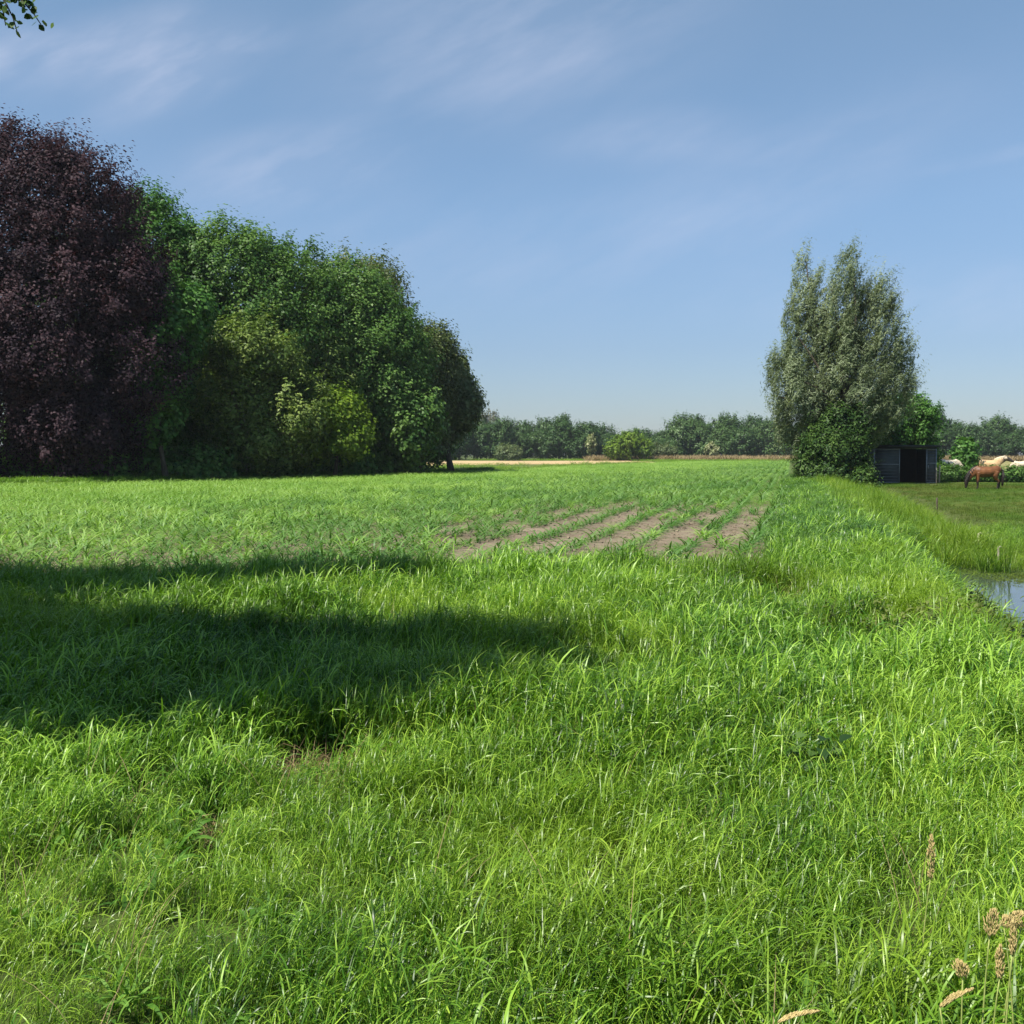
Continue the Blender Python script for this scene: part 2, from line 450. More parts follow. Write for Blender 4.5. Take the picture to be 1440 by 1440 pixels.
def scatter(name, pts, rz, scl, var, label, cat, tilt=0.05):
    col, cnt = var
    n = len(pts)
    me = bpy.data.meshes.new(name)
    me.vertices.add(n); me.vertices.foreach_set('co', np.ascontiguousarray(pts, np.float32).ravel())
    rot = np.stack([rng.normal(0, tilt, n), rng.normal(0, tilt, n), rz], 1).astype(np.float32)
    a = me.attributes.new('rot', 'FLOAT_VECTOR', 'POINT'); a.data.foreach_set('vector', np.ascontiguousarray(rot).ravel())
    scl = np.asarray(scl, np.float32)
    if scl.ndim == 1: scl = np.stack([scl] * 3, 1)
    a = me.attributes.new('scl', 'FLOAT_VECTOR', 'POINT'); a.data.foreach_set('vector', np.ascontiguousarray(scl).ravel())
    a = me.attributes.new('idx', 'INT', 'POINT'); a.data.foreach_set('value', rng.integers(0, cnt, n).astype(np.int32))
    o = link(name, me)
    ng = bpy.data.node_groups.new(name, 'GeometryNodeTree')
    ng.interface.new_socket('Geometry', in_out='INPUT', socket_type='NodeSocketGeometry')
    ng.interface.new_socket('Geometry', in_out='OUTPUT', socket_type='NodeSocketGeometry')
    gi = ng.nodes.new('NodeGroupInput'); go = ng.nodes.new('NodeGroupOutput')
    ip = ng.nodes.new('GeometryNodeInstanceOnPoints')
    ci = ng.nodes.new('GeometryNodeCollectionInfo'); ci.inputs['Collection'].default_value = col
    ci.inputs['Separate Children'].default_value = True; ci.inputs['Reset Children'].default_value = True
    ip.inputs['Pick Instance'].default_value = True

    def na(nm, ty):
        q = ng.nodes.new('GeometryNodeInputNamedAttribute'); q.data_type = ty; q.inputs['Name'].default_value = nm
        return q.outputs['Attribute']
    er = ng.nodes.new('FunctionNodeEulerToRotation')
    L = ng.links.new
    L(gi.outputs[0], ip.inputs['Points']); L(ci.outputs[0], ip.inputs['Instance'])
    L(na('idx', 'INT'), ip.inputs['Instance Index']); L(na('rot', 'FLOAT_VECTOR'), er.inputs[0]); L(er.outputs[0], ip.inputs['Rotation'])
    L(na('scl', 'FLOAT_VECTOR'), ip.inputs['Scale']); L(ip.outputs[0], go.inputs[0])
    md = o.modifiers.new('scatter', 'NODES'); md.node_group = ng
    return tag(o, label, cat, kind='stuff')


def place(n, x0, x1, y0, y1):
    return rng.uniform(x0, x1, n), rng.uniform(y0, y1, n)


# thin or trampled patches in the grass: (x, y, radius x, radius y)
def gp(px, py, r, ry):
    d = (CAMZ - 0.25) * F / (py - 637)
    return ((px - 720) / F * d, d, r, ry)


PATCH = [gp(470, 1045, 0.75, 0.5), gp(1180, 900, 0.55, 0.9), gp(1020, 1125, 0.25, 0.22), gp(1140, 935, 0.4, 0.5), gp(1095, 845, 0.5, 0.9),
         gp(520, 835, 1.3, 0.5), gp(300, 1120, 0.25, 0.15)]


def thin(x, y):
    t = np.zeros_like(x)
    for (a, b, r, q) in PATCH:
        d = np.hypot((x - a) / r, (y - b) / q) + 0.5 * (fnoise(x * 2.2, y * 2.2, 77) - 0.5)
        t = np.maximum(t, 1 - sstep(0.55, 1.15, d))
    return t


def join(*parts):
    V, Fc, S, c = [], [], [], 0
    for v, f, s_ in parts:
        V.append(v); Fc.append(f + c); S.append(s_); c += len(v)
    if len({f.shape[1] for f in Fc}) == 1: return np.concatenate(V), np.concatenate(Fc), np.concatenate(S)


def leafy_tuft(k, n=62, w=0.0105, h0=0.30, L=(0.12, 0.27), culm=9):
    """grass culms with short arching leaves along them"""
    return join(blades(n, 0.17, L[0], L[1], w, 100 + k, 0.7, (0.6, 2.4), 5, (54, 86), h0),
                blades(culm, 0.16, h0 * 0.9, h0 * 1.5, w * 0.45, 2100 + k, 0.6, (0.1, 0.8), 5, (78, 90)))


g_tuft = variants('grass_tuft', 10, M['grass'], leafy_tuft)
v_tuft = variants('verge_tuft', 8, M['vgrass'], lambda k: leafy_tuft(40 + k, 46, 0.0145, 0.30, (0.14, 0.30), 6))
g_fine = variants('fine_grass_tuft', 5, M['ygrass'], lambda k: leafy_tuft(20 + k, 70, 0.0075, 0.32, (0.12, 0.30), 16))

g_wide = variants('broad_grass_tuft', 6, M['grass'], lambda k: leafy_tuft(60 + k, 30, 0.0165, 0.28, (0.14, 0.32), 4))

# foreground meadow in front of the field and the strip beside the ditch
d_hi = 17.2
N = 19000
yy = rng.uniform(1.0, d_hi ** 1.8, N) ** (1 / 1.8); xx = rng.uniform(-1, 1, N) * (0.62 * yy + 1.6)
uu, vv = uv_of(xx, yy)
edge = 14.6 + 1.6 * (fnoise(xx * 0.35, yy * 0 + 1.7, 21) - 0.5)
dens = np.where(yy < edge, 1.0, 0.0)
dens *= (vv < 2.6)
dens = np.where(vv > V_EDGE - 0.2 + 0.5 * (fnoise(yy * 0.4, xx * 0, 5) - 0.5), (vv < 2.6) * 1.0, dens)
th = thin(xx, yy)
keep = rng.random(N) < dens * (1 - 0.78 * th) * (0.30 + 1.1 * fnoise(xx * 2.2, yy * 2.2, 49))
xx, yy, th = xx[keep], yy[keep], th[keep]
uk, vk = uv_of(xx, yy)
low = 1 - 0.5 * sstep(1.6, 2.3, vk) * sstep(8, 11, uk)      # grazed shorter down the bank to the water
hn = 0.55 * fnoise(xx * 0.6, yy * 0.6, 41) + 0.45 * fnoise(xx * 1.7, yy * 1.7, 45)
sz = (0.36 + 1.2 * hn) * (1 - 0.45 * th) * rng.uniform(0.8, 1.2, len(xx)) * (0.68 + 0.32 * sstep(3.0, 7.5, yy))
sz = sz * low
hgt = sz * (1 + 0.25 * sstep(7.5, 11, yy)) * (0.85 + 0.35 * vnoise(xx * 0.25, yy * 0.25, 55))
pts = np.stack([xx, yy, height(xx, yy)], 1)
fine = fnoise(xx * 0.4 + 9, yy * 0.4, 61) + rng.normal(0, 0.08, len(xx)) > 0.56 - 0.28 * (1 - sstep(3.4, 6.5, yy))
wide = ~fine & (rng.random(len(xx)) < 0.34 * sstep(6.0, 9.5, yy))
LB = {'meadow_grass': 'tall windblown green meadow grass in the foreground', 'fine_meadow_grass': 'finer upright meadow grass among the foreground blades',
      'broad_meadow_grass': 'broad leaved grass mixed into the meadow in front of the field'}
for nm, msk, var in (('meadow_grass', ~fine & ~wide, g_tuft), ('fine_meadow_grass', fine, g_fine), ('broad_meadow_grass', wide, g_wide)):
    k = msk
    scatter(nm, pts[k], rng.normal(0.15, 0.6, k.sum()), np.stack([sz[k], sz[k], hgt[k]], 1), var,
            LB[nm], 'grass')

# straw left standing and small broad leaved herbs mixed in
dr_v = variants('straw_stem', 4, M['thatch'], lambda k: blades(4, 0.12, 0.35, 0.62, 0.0042, 330 + k, 0.8, (0.2, 1.2), 5, (70, 88)))
hb_v = variants('herb_leaf', 4, M['herb'], lambda k: blades(14, 0.10, 0.08, 0.20, 0.030, 340 + k, 0.2, (0.6, 1.8), 5, (35, 80)))
for nm, var, cnt, lb, ct, sc_ in (('dry_stems', dr_v, 480, 'scattered straw coloured stems standing among the green grass', 'dry grass', (0.75, 1.15)),
                                  ('meadow_herbs', hb_v, 1300, 'small broad leaved herbs between the grass blades', 'herbs', (0.6, 1.0))):
    y = np.sqrt(rng.uniform(2.0, 15.0 ** 2, cnt)); x = rng.uniform(-1, 1, cnt) * (0.6 * y + 1.2); u, v = uv_of(x, y)
    k = (v < 2.5) & (fnoise(x * 0.8, y * 0.8, 37) > (0.42 if ct == 'herbs' else 0.35))
    x, y = x[k], y[k]
    scatter(nm, np.stack([x, y, height(x, y) + (0.13 if ct == 'herbs' else 0)], 1), rng.uniform(0, 6.28, len(x)) if ct == 'herbs' else rng.normal(0, .5, len(x)), rng.uniform(*sc_, len(x)), var, lb, ct)

# strip between field and ditch, further off
N = 15000
u = 15.0 + 59 * rng.random(N) ** 1.3; v = rng.uniform(-0.6, 3.0, N)
k = (v > V_EDGE - 0.1 + 0.5 * (fnoise(u * 0.4, v * 0, 5) - 0.5)) & (rng.random(N) < np.where(u < 40, 1, 0.6))
u, v = u[k], v[k]
x, y = xy_of(u, v)
sz = (0.3 + 0.95 * (0.5 * fnoise(x * 0.5, y * 0.5, 43) + 0.5 * fnoise(x * 1.6, y * 1.6, 47))) * rng.uniform(0.65, 1.35, len(x)) * (1 + 0.004 * u)
k = rng.random(len(x)) > 0.7 * thin(x, y)
wd = rng.random(len(x)) < 0.45
for nm, msk, var, lb in (('verge_grass', k & ~wd, v_tuft, 'green grass verge running between the field and the ditch'),
                         ('broad_verge_grass', k & wd, g_wide, 'broad leaved grass in the verge between the field and the ditch')):
    scatter(nm, np.stack([x, y, height(x, y)], 1)[msk], rng.normal(0.15, 0.7, msk.sum()), sz[msk], var, lb, 'grass', 0.12)

# dry thatch under the thin patches
th_v = variants('thatch_tuft', 4, M['thatch'], lambda k: blades(30, 0.16, 0.08, 0.26, 0.006, 300 + k, 0.4, (0.6, 2.0), 4, (15, 75)))
N = 26000
yy = rng.uniform(3, 19.5, N); xx = rng.uniform(-1, 1, N) * (0.6 * yy + 1)
k = rng.random(N) < np.clip(thin(xx, yy), 0, 1) * 0.75
xx, yy = xx[k], yy[k]
scatter('dry_grass', np.stack([xx, yy, height(xx, yy)], 1), rng.uniform(0, 6.28, len(xx)), rng.uniform(0.7, 1.2, len(xx)), th_v,
        'dry straw coloured thatch showing in the thin patches of the meadow', 'dry grass', 0.2)

# paddock turf
s_v = variants('pasture_tuft', 5, M['short'], lambda k: blades(34, 0.2, 0.05, 0.16, 0.008, 400 + k, 0.3, (0.3, 1.6), 3, (45, 88)))
N = 22000
u = 20 + 56 * rng.random(N) ** 1.25; v = rng.uniform(5.4, 34, N)
x, y = xy_of(u, v)
k = (x < 0.56 * y + 3) & (y < 76) & (rng.random(N) < 0.35 + 0.8 * fnoise(x * 0.25, y * 0.25, 71))
x, y = x[k], y[k]
s = (0.6 + 1.0 * fnoise(x * 0.2, y * 0.2, 73)) * rng.uniform(0.8, 1.3, len(x))
scatter('paddock_grass', np.stack([x, y, height(x, y)], 1), rng.uniform(0, 6.28, len(x)), s, s_v,
        'short grazed olive green grass of the horse paddock', 'grass')

# reeds and sedge filling the ditch beyond the open water
r_v = variants('reed_tuft', 7, M['reed'], lambda k: blades(32, 0.24, 0.40, 1.1, 0.018, 500 + k, 0.4, (0.2, 1.9), 6, (70, 90)))
N = 5200
u = rng.uniform(23.5, 72, N); v = rng.normal(3.3, 0.95, N)
k = (v > 1.6) & (v < 4.9) & (rng.random(N) < 0.25 + 1.1 * fnoise(u * 0.35, v * 0.7, 85)) & (u + rng.normal(0, 1.0, N) + 1.2 * (v - 3.0) > 25.0)
u, v = u[k], v[k]; x, y = xy_of(u, v)
s = (0.15 + 0.95 * (0.5 * fnoise(x * 0.4, y * 0.4, 83) + 0.5 * fnoise(x * 1.1, y * 1.1, 84))) * rng.uniform(0.75, 1.45, len(x)) * (1 - 0.35 * sstep(4.0, 4.9, v))
scatter('ditch_reeds', np.stack([x, y, np.maximum(height(x, y), WATER_Z - 0.1)], 1), rng.normal(0, 0.8, len(x)), s, r_v,
        'yellow green reeds and sedge filling the ditch beyond the open water', 'reeds')
# strap leaves along the near bank
b_v = variants('strap_leaf_tuft', 6, M['strap'], lambda k: blades(20, 0.2, 0.4, 0.85, 0.022, 600 + k, 0.3, (0.3, 1.5), 7, (68, 90)))
N = 900
u = rng.uniform(2.0, 22, N); v = rng.normal(2.5, 0.25, N) - 0.4 * (u < 9)
k = (rng.random(N) < 0.25 + 0.7 * (u < 9)) & (v < 2.35 + 0.4 * (u < 8))
u, v = u[k], v[k]; x, y = xy_of(u, v); s = rng.uniform(0.5, 1.0, len(x))
scatter('bank_sedge', np.stack([x, y, height(x, y)], 1), rng.normal(0, 1.0, len(x)), s, b_v,
        'blue green strap leaved sedge along the near bank of the ditch', 'sedge')
# floating weed at the far end of the water and a fringe on the far bank
w_v = variants('pond_weed', 3, M['short'], lambda k: blades(40, 0.3, 0.03, 0.09, 0.03, 650 + k, 0.2, (0.2, 0.8), 2, (2, 14)))
N = 90
u = rng.uniform(9, 23, N); v = rng.normal(2.62, 0.16, N); x, y = xy_of(u, v)
scatter('bank_reeds', np.stack([x, y, np.maximum(height(x, y), WATER_Z - 0.1)], 1), rng.normal(0, 0.8, N), rng.uniform(0.4, 0.8, N), r_v,
        'thin reeds standing along the near waterline of the ditch', 'reeds')
N = 420
u = rng.uniform(20.6, 25.5, N); v = rng.uniform(2.4, 5.6, N)
k = rng.random(N) < sstep(21.2, 23.4, u + 0.6 * rng.normal(size=N))
u, v = u[k], v[k]; x, y = xy_of(u, v)
scatter('pond_weed', np.stack([x, y, np.full_like(x, WATER_Z + 0.025)], 1), rng.uniform(0, 6.28, len(x)), rng.uniform(0.6, 1.1, len(x)), w_v,
        'floating green weed on the far end of the open water', 'pond weed', 0.02)
N = 1500
u = rng.uniform(4, 32, N); v = rng.normal(5.4, 0.35, N)
x, y = xy_of(u, v)
scatter('bank_grass', np.stack([x, y, height(x, y)], 1), rng.uniform(0, 6.28, N), rng.uniform(0.35, 0.7, N), g_fine,
        'grass fringe on the paddock side of the ditch', 'grass')
# fringe of taller grass along the wood's edge, and rough grass tussocks beyond the field
N = 3600
x = rng.uniform(-44, -2, N); y = field_far(x) + rng.uniform(-0.6, 1.6, N)
k = fnoise(x * 0.3, y * 0.1, 19) > 0.38
x, y = x[k], y[k]
scatter('wood_edge_grass', np.stack([x, y, height(x, y)], 1), rng.normal(0, 0.6, len(x)), rng.uniform(0.9, 1.5, len(x)), g_tuft,
        'taller grass along the foot of the wood', 'grass')
N = 5200
x = rng.uniform(-30, 75, N); y = rng.uniform(80, 292, N)
k = (y > field_far(x) + 1) & ~hay_keep(x, y) & (fnoise(x * 0.06, y * 0.06, 29) > 0.4)
x, y = x[k], y[k]
scatter('rough_grass', np.stack([x, y, height(x, y)], 1), rng.uniform(0, 6.28, len(x)),
        np.stack([np.full(len(x), 3.0), np.full(len(x), 3.0), rng.uniform(0.35, 0.8, len(x))], 1), r_v,
        'tussocky rough grass between the maize field and the far wood', 'grass')
pr_v = variants('pale_reed_tuft', 3, M['thatch'], lambda k: blades(40, 0.5, 0.6, 1.3, 0.04, 680 + k, 0.3, (0.1, 0.8), 3, (70, 90)))
N = 1300
x = rng.uniform(20, 170, N); y = rng.uniform(262, 284, N)
scatter('pale_reed_fringe', np.stack([x, y, height(x, y)], 1), rng.uniform(0, 6.28, N),
        np.stack([np.full(N, 3.0), np.full(N, 3.0), rng.uniform(0.7, 1.5, N)], 1), pr_v, 'pale straw coloured reeds at the foot of the far wood', 'reeds')

# ------------------------------------------------------------------ maize
def maize_plant(seed, h=0.34, n=7):
    g = np.random.default_rng(seed)
    vs_, fs_, ss_ = [], [], []; cnt = 0
    for i in range(n):
        S = 6
        L = h * g.uniform(0.75, 1.15) * (0.75 + 0.5 * i / n)
        hd = (i % 2) * math.pi + g.normal(0, 0.45)
        e0 = math.radians(g.uniform(58, 84)); cu = g.uniform(0.6, 2.1)
        p = np.array([0, 0, -0.02 + 0.10 * h * i]); W = g.uniform(0.016, 0.028)
        for j in range(S + 1):
            t = j / S; e = e0 - cu * t ** 1.5
            if j: p = p + L / S * np.array([math.cos(hd) * math.cos(e), math.sin(hd) * math.cos(e), math.sin(e)])
            w = W * (0.5 + 1.2 * t) * (1 - t ** 2.4) / 1.2 + 0.001
            sv = np.array([-math.sin(hd), math.cos(hd), 0.25 * math.sin(3 * t + i)]) * w / 2
            vs_ += [p - sv, p + sv]; ss_ += [0.3 + 0.5 * t] * 2
        for j in range(S):
            a = cnt + 2 * j; fs_.append([a, a + 1, a + 3, a + 2])
        cnt += 2 * (S + 1)
    return np.array(vs_), np.array(fs_), np.array(ss_) * 0.8 + g.random() * 0.3


def maize_row(seed, length=1.0, per=7):
    g = np.random.default_rng(seed)
    V, Fc, Sd = [], [], []; c = 0
    for i in range(per):
        v, f, s = maize_plant(seed * 31 + i, g.uniform(0.24, 0.42))
        a = g.random() * 6.28
        ca, sa = math.cos(a), math.sin(a)
        v = np.stack([v[:, 0] * ca - v[:, 1] * sa, v[:, 0] * sa + v[:, 1] * ca, v[:, 2]], 1)
        v += np.array([(i + 0.5) / per * length - length / 2 + g.normal(0, 0.02), g.normal(0, 0.035), 0])
        V.append(v); Fc.append(f + c); Sd.append(s); c += len(v)
    return np.concatenate(V), np.concatenate(Fc), np.concatenate(Sd)


ROW = 0.62
rows, segs = [], []
kk = np.arange(0, 175); u_ = np.arange(-2, 235, 1.0)
UU, KK = np.meshgrid(u_, kk, indexing='ij')
UU = UU.ravel() + rng.uniform(-0.12, 0.12, UU.size); KK = KK.ravel()
bend = lambda u, k: 0.9 * np.exp(-np.clip(u - 14, 0, None) / 9.0) * np.clip((12 - k) / 12, 0, 1)
VV = V_EDGE - 0.25 - ROW * KK - bend(UU, KK) + rng.normal(0, 0.03, UU.size)
X, Y = xy_of(UU, VV)
ok = in_field(X, Y) & (np.abs(X) < 0.62 * Y + 4)
# bare strips between groups of rows near the right-hand corner of the field
phase = (KK % 2 == 1)
bare = np.exp(-((VV + 4.0) / 4.9) ** 2) * np.exp(-((UU - 27) / 16.0) ** 2)
stretch = fnoise(UU * 0.085, KK * 0.9, 91)
gap = (phase & (stretch + 0.60 * bare > 0.88 + rng.normal(0, 0.13, UU.size))) | (rng.random(UU.size) < 0.03)
ok &= ~gap
UU, VV, KK, X, Y = UU[ok], VV[ok], KK[ok], X[ok], Y[ok]
# nearest rows become plants of their own, the rest is one crop
score = Y + 0.25 * np.abs(X - 2.5)
order = np.argsort(score)
inview = order[np.abs(X[order]) < 0.5 * Y[order]]
near = inview[:43]
rest = np.setdiff1d(np.arange(len(X)), near)
row_ang = math.atan2(EU[1], EU[0])
mz_v = variants('maize_row', 8, M['maize'], lambda k: maize_row(700 + k))
hs = 0.60 + 0.26 * fnoise(X * 0.08, Y * 0.08, 97)
hs = hs * (1 - 0.25 * np.exp(-((VV + 4) / 5) ** 2) * np.exp(-((UU - 27) / 14) ** 2)) * rng.uniform(0.85, 1.15, len(X))
ptsm = np.stack([X, Y, height(X, Y) + 0.004], 1)
md_v = variants('dark_maize_row', 8, M['maize_dark'], lambda k: maize_row(760 + k))
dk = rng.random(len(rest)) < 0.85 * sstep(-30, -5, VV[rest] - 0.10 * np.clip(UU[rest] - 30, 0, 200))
ALL = rest
rest = ALL[~dk]
scatter('maize_crop', ptsm[rest], row_ang + rng.integers(0, 2, len(rest)) * math.pi + rng.normal(0, 0.03, len(rest)),
        np.stack([np.ones(len(rest)), 1.5 + 0.7 * hs[rest], hs[rest]], 1), mz_v, 'young bright green maize crop covering the field in rows', 'maize crop', 0.02)
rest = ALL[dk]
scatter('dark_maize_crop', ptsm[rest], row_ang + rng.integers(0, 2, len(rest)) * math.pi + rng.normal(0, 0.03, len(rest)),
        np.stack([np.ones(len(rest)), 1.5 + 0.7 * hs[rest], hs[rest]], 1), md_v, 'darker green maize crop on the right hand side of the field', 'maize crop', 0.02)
plant_me = []
for k in range(8):
    v, f, s = maize_plant(900 + k, 0.36, 7)
    plant_me.append(mesh_np('maize_plant', v, f, M['maize_dark' if k % 2 else 'maize'], {'shade': s}, True))
c = 0
for i in near:
    for j in range(7):
        if c >= 300: break
        t = (j + 0.5) / 7 - 0.5
        px_, py_ = X[i] + EU[0] * t + rng.normal(0, 0.03), Y[i] + EU[1] * t + rng.normal(0, 0.03)
        o = link('maize_plant', plant_me[c % 8], loc=(px_, py_, float(height(px_, py_)) + 0.004))
        o.rotation_euler = (0, 0, rng.random() * 6.28); s_ = hs[i] * rng.uniform(0.75, 1.15); o.scale = (s_, s_, s_)
        tag(o, 'young maize plant in the front rows of the field beside the tall meadow grass', 'maize plant', 'young maize plants along the front of the field')
        c += 1
# clods and crumbs lying on the bare strips
def clod(k):
    g = np.random.default_rng(990 + k)
    v = np.array([[1, 0, 0], [0, 1, 0], [-1, 0, 0], [0, -1, 0], [0.5, 0.5, .6], [-.5, .5, .7], [-.5, -.5, .6], [.5, -.5, .7]], float) * g.uniform(0.7, 1.2, (8, 1))
    f = np.array([[0, 1, 5, 4], [1, 2, 6, 5], [2, 3, 7, 6], [3, 0, 4, 7], [4, 5, 6, 7]])
    return v * 0.05, f, np.full(8, 0.5)
cl_v = variants('clod', 5, M['soil'], clod)
N = 7000
u = rng.normal(25, 10, N); v = V_EDGE - np.abs(rng.normal(0, 7, N)); x, y = xy_of(u, v)
k = in_field(x, y) & (y < 60)
x, y = x[k], y[k]
scatter('soil_clods', np.stack([x, y, height(x, y) + 0.002], 1), rng.uniform(0, 6.28, len(x)), np.minimum(rng.lognormal(-0.75, 0.5, len(x)), 1.3), cl_v,
        'crumbly clods of dry earth on the bare strips of the field', 'soil', 0.3)
# weedy grass between the rows, thick on the left, thin by the bare strips
N = 32000
yy = np.sqrt(rng.uniform(15.0 ** 2, 66 ** 2, N)); xx = rng.uniform(-1, 1, N) * (0.58 * yy + 2)
u, v = uv_of(xx, yy)
b = np.exp(-((v + 4.2) / 5.2) ** 2) * np.exp(-((u - 27) / 15.0) ** 2)
k = in_field(xx, yy) & (rng.random(N) < (0.85 * (1 - b) ** 1.7) * (0.55 + 0.45 * sstep(16, 30, yy)))
xx, yy = xx[k], yy[k]
f_v = variants('field_weed', 4, M['maize'], lambda k: blades(26, 0.22, 0.08, 0.26, 0.012, 800 + k, 0.3, (0.3, 1.6), 4, (50, 88)))
scatter('field_undergrowth', np.stack([xx, yy, height(xx, yy)], 1), rng.uniform(0, 6.28, len(xx)), rng.uniform(0.6, 1.1, len(xx)), f_v,
        'low green weeds growing between the maize rows', 'weeds')


# ------------------------------------------------------------------ trees
def crown(lobes, n_clump, n_leaf, cr, ll, lw, seed, wind=(0.25, 0, 0), sub=7, dens_in=0.55, skirt=0.0, lift=0.5, elong=1.5):
    """leaf clumps through the lobes (ellipsoids); returns verts, quads, shade and the clump centres"""
    g = np.random.default_rng(seed)
    lob = [np.array(l, float) for l in lobes]
    allb = list(lob)
    for l in lob:
        for _ in range(sub):
            d = g.normal(size=3); d /= np.linalg.norm(d); d[2] = abs(d[2]) * 0.9 - 0.25
            q = g.uniform(0.26, 0.46)
            allb.append(np.concatenate([l[:3] + d * l[3:6] * g.uniform(0.68, 0.84), np.full(3, (l[3] * l[4] * l[5]) ** (1 / 3)) * q]))
    A = np.array(allb)
    w = (A[:, 3] * A[:, 4] * A[:, 5]) ** (2 / 3); w /= w.sum()
    C, Nn = [], []
    tries = 0
    while len(C) < n_clump and tries < 40:
        tries += 1
        k = g.choice(len(A), n_clump, p=w)
        d = g.normal(size=(n_clump, 3)); d /= np.linalg.norm(d, axis=1)[:, None]
        rr = np.where(g.random(n_clump) < dens_in, g.uniform(0.84, 1.04, n_clump), g.uniform(0.4, 0.9, n_clump))
        P = A[k, :3] + d * rr[:, None] * A[k, 3:6]
        q = np.min(np.linalg.norm((P[:, None] - A[None, :, :3]) / A[None, :, 3:6], axis=2), axis=1)
        okk = (q > 0.62) | (g.random(n_clump) < 0.12)
        okk &= P[:, 2] > 0.25
        n_ = d / A[k, 3:6]; n_ /= np.linalg.norm(n_, axis=1)[:, None]
        for a, b_ in zip(P[okk], n_[okk]): C.append(a); Nn.append(b_)
    C = np.array(C[:n_clump]); Nn = np.array(Nn[:n_clump])
    nc = len(C)
    Nn = Nn + np.array([0, 0, lift]); Nn /= np.linalg.norm(Nn, axis=1)[:, None]
    R_ = cr * g.uniform(0.6, 1.35, nc)
    n = nc * n_leaf
    ci = np.repeat(np.arange(nc), n_leaf)
    N1 = Nn[ci]
    q = np.clip(g.normal(size=(n, 3)) * 0.5, -0.85, 0.85)
    SHT_ = Nn * 0.8 + np.array(wind) + np.array([0, 0, 0.45]) + g.normal(size=(nc, 3)) * 0.3
    SHT_ /= np.linalg.norm(SHT_, axis=1)[:, None]
    S1 = SHT_[ci]
    along = (q * S1).sum(1)[:, None]
    lat = q - along * S1
    tt = np.clip(along * 0.8 + 0.5, 0, 1)
    off = lat * (1.25 - 0.75 * tt) / elong ** 0.5 + S1 * along * elong
    P = C[ci] + off * R_[ci][:, None]
    P[:, 2] = np.maximum(P[:, 2], 0.05)
    ln = N1 * 0.55 + off * 0.9 + g.normal(size=(n, 3)) * 0.36 + np.array([0, 0, 0.25]); ln /= np.linalg.norm(ln, axis=1)[:, None]
    ax = g.normal(size=(n, 3)) * 0.8 + lat * 1.2 + S1 * 0.7 + np.array(wind) * 1.2
    ax -= ln * (ax * ln).sum(1)[:, None]; ax /= np.linalg.norm(ax, axis=1)[:, None] + 1e-9
    sd = np.cross(ln, ax)
    s = g.uniform(0.65, 1.3, n)[:, None]
    a = ax * ll * s; b_ = sd * lw * s * 0.5
    cu = ln * (ll * 0.16) * s
    V = np.stack([P - a * 0.5 - cu, P + b_ - a * 0.05, P + a * 0.5 - cu, P - b_ - a * 0.05], 1).reshape(-1, 3)
    Fc = np.arange(n * 4).reshape(n, 4)
    shade = np.clip(g.random(nc)[ci] * 0.6 + g.random(n) * 0.4, 0, 1)
    return V, Fc, np.repeat(shade, 4), C


def limbs(mb, base, top, r0, targets, g, up=0.35):
    """trunk from base to top and a limb to every target"""
    base, top = np.asarray(base, float), np.asarray(top, float)
    t = np.linspace(0, 1, 7)[:, None]
    bow = np.array([g.normal(0, 0.25), g.normal(0, 0.25), 0])
    pts = base + (top - base) * t + bow * np.sin(t * math.pi) * 0.8
    rad = r0 * (1 - 0.72 * t[:, 0]); rad[0] *= 1.45
    mb.tube(pts, rad, 8)
    for q in targets:
        f = g.uniform(0.28, 0.9)
        i = f * 6; a = pts[int(i)] * (1 - i % 1) + pts[min(6, int(i) + 1)] * (i % 1)
        q = np.asarray(q, float)
        mid = (a + q) / 2 + np.array([0, 0, up * np.linalg.norm(q - a) * 0.3]) + g.normal(0, 0.06, 3) * np.linalg.norm(q - a)
        s = np.linspace(0, 1, 6)[:, None]
        pp = a * (1 - s) ** 2 + 2 * mid * s * (1 - s) + q * s ** 2
        rr = r0 * (1 - 0.72 * f) * 0.5
        mb.tube(pp, rr * (1 - 0.85 * s[:, 0]) + 0.012, 6)


def tree(name, base, lobes, mat, label, cat='tree', group=None, n_clump=900, n_leaf=45, cr=0.9, ll=0.34, lw=0.22, seed=1, trunk=True,
         bark='bark', tr=0.35, ntar=16, wind=(0.45, 0, 0.1), sub=7, lift=0.4, top=None, dens_in=0.55, elong=1.35):
    base = np.asarray(base, float).copy(); base[2] = float(height(base[0], base[1]))
    root = empty(name, base, label, cat, group)
    L = [np.concatenate([np.asarray(l[:3]) - base, l[3:6]]) for l in lobes]
    V, Fc, S, C = crown(L, n_clump, n_leaf, cr, ll, lw, seed, wind, sub, dens_in, lift=lift, elong=elong)
    link('crown', mesh_np('crown', V, Fc, M[mat], {'shade': S}), root)
    if trunk:
        g = np.random.default_rng(seed + 5)
        mb = MB()
        big = max(L, key=lambda l: l[3] * l[4] * l[5])
        tp = np.array([big[0] * 0.9, big[1] * 0.9, big[2] + big[5] * 0.45]) if top is None else np.asarray(top) - base
        tg = C[g.choice(len(C), min(ntar, len(C)), replace=False)]
        limbs(mb, (0, 0, -0.15), tp, tr, tg, g)
        link('trunk', mb.mesh('trunk', M[bark], True), root)
    return root


def lobe(px, py, d, rx, ry, depth=None):
    """an ellipsoid measured off the photo: centre pixel, distance, half width and half height in pixels"""
    p = at(px, py, d); s = d / F
    return [*p, rx * s, (depth if depth is not None else rx * s), ry * s]


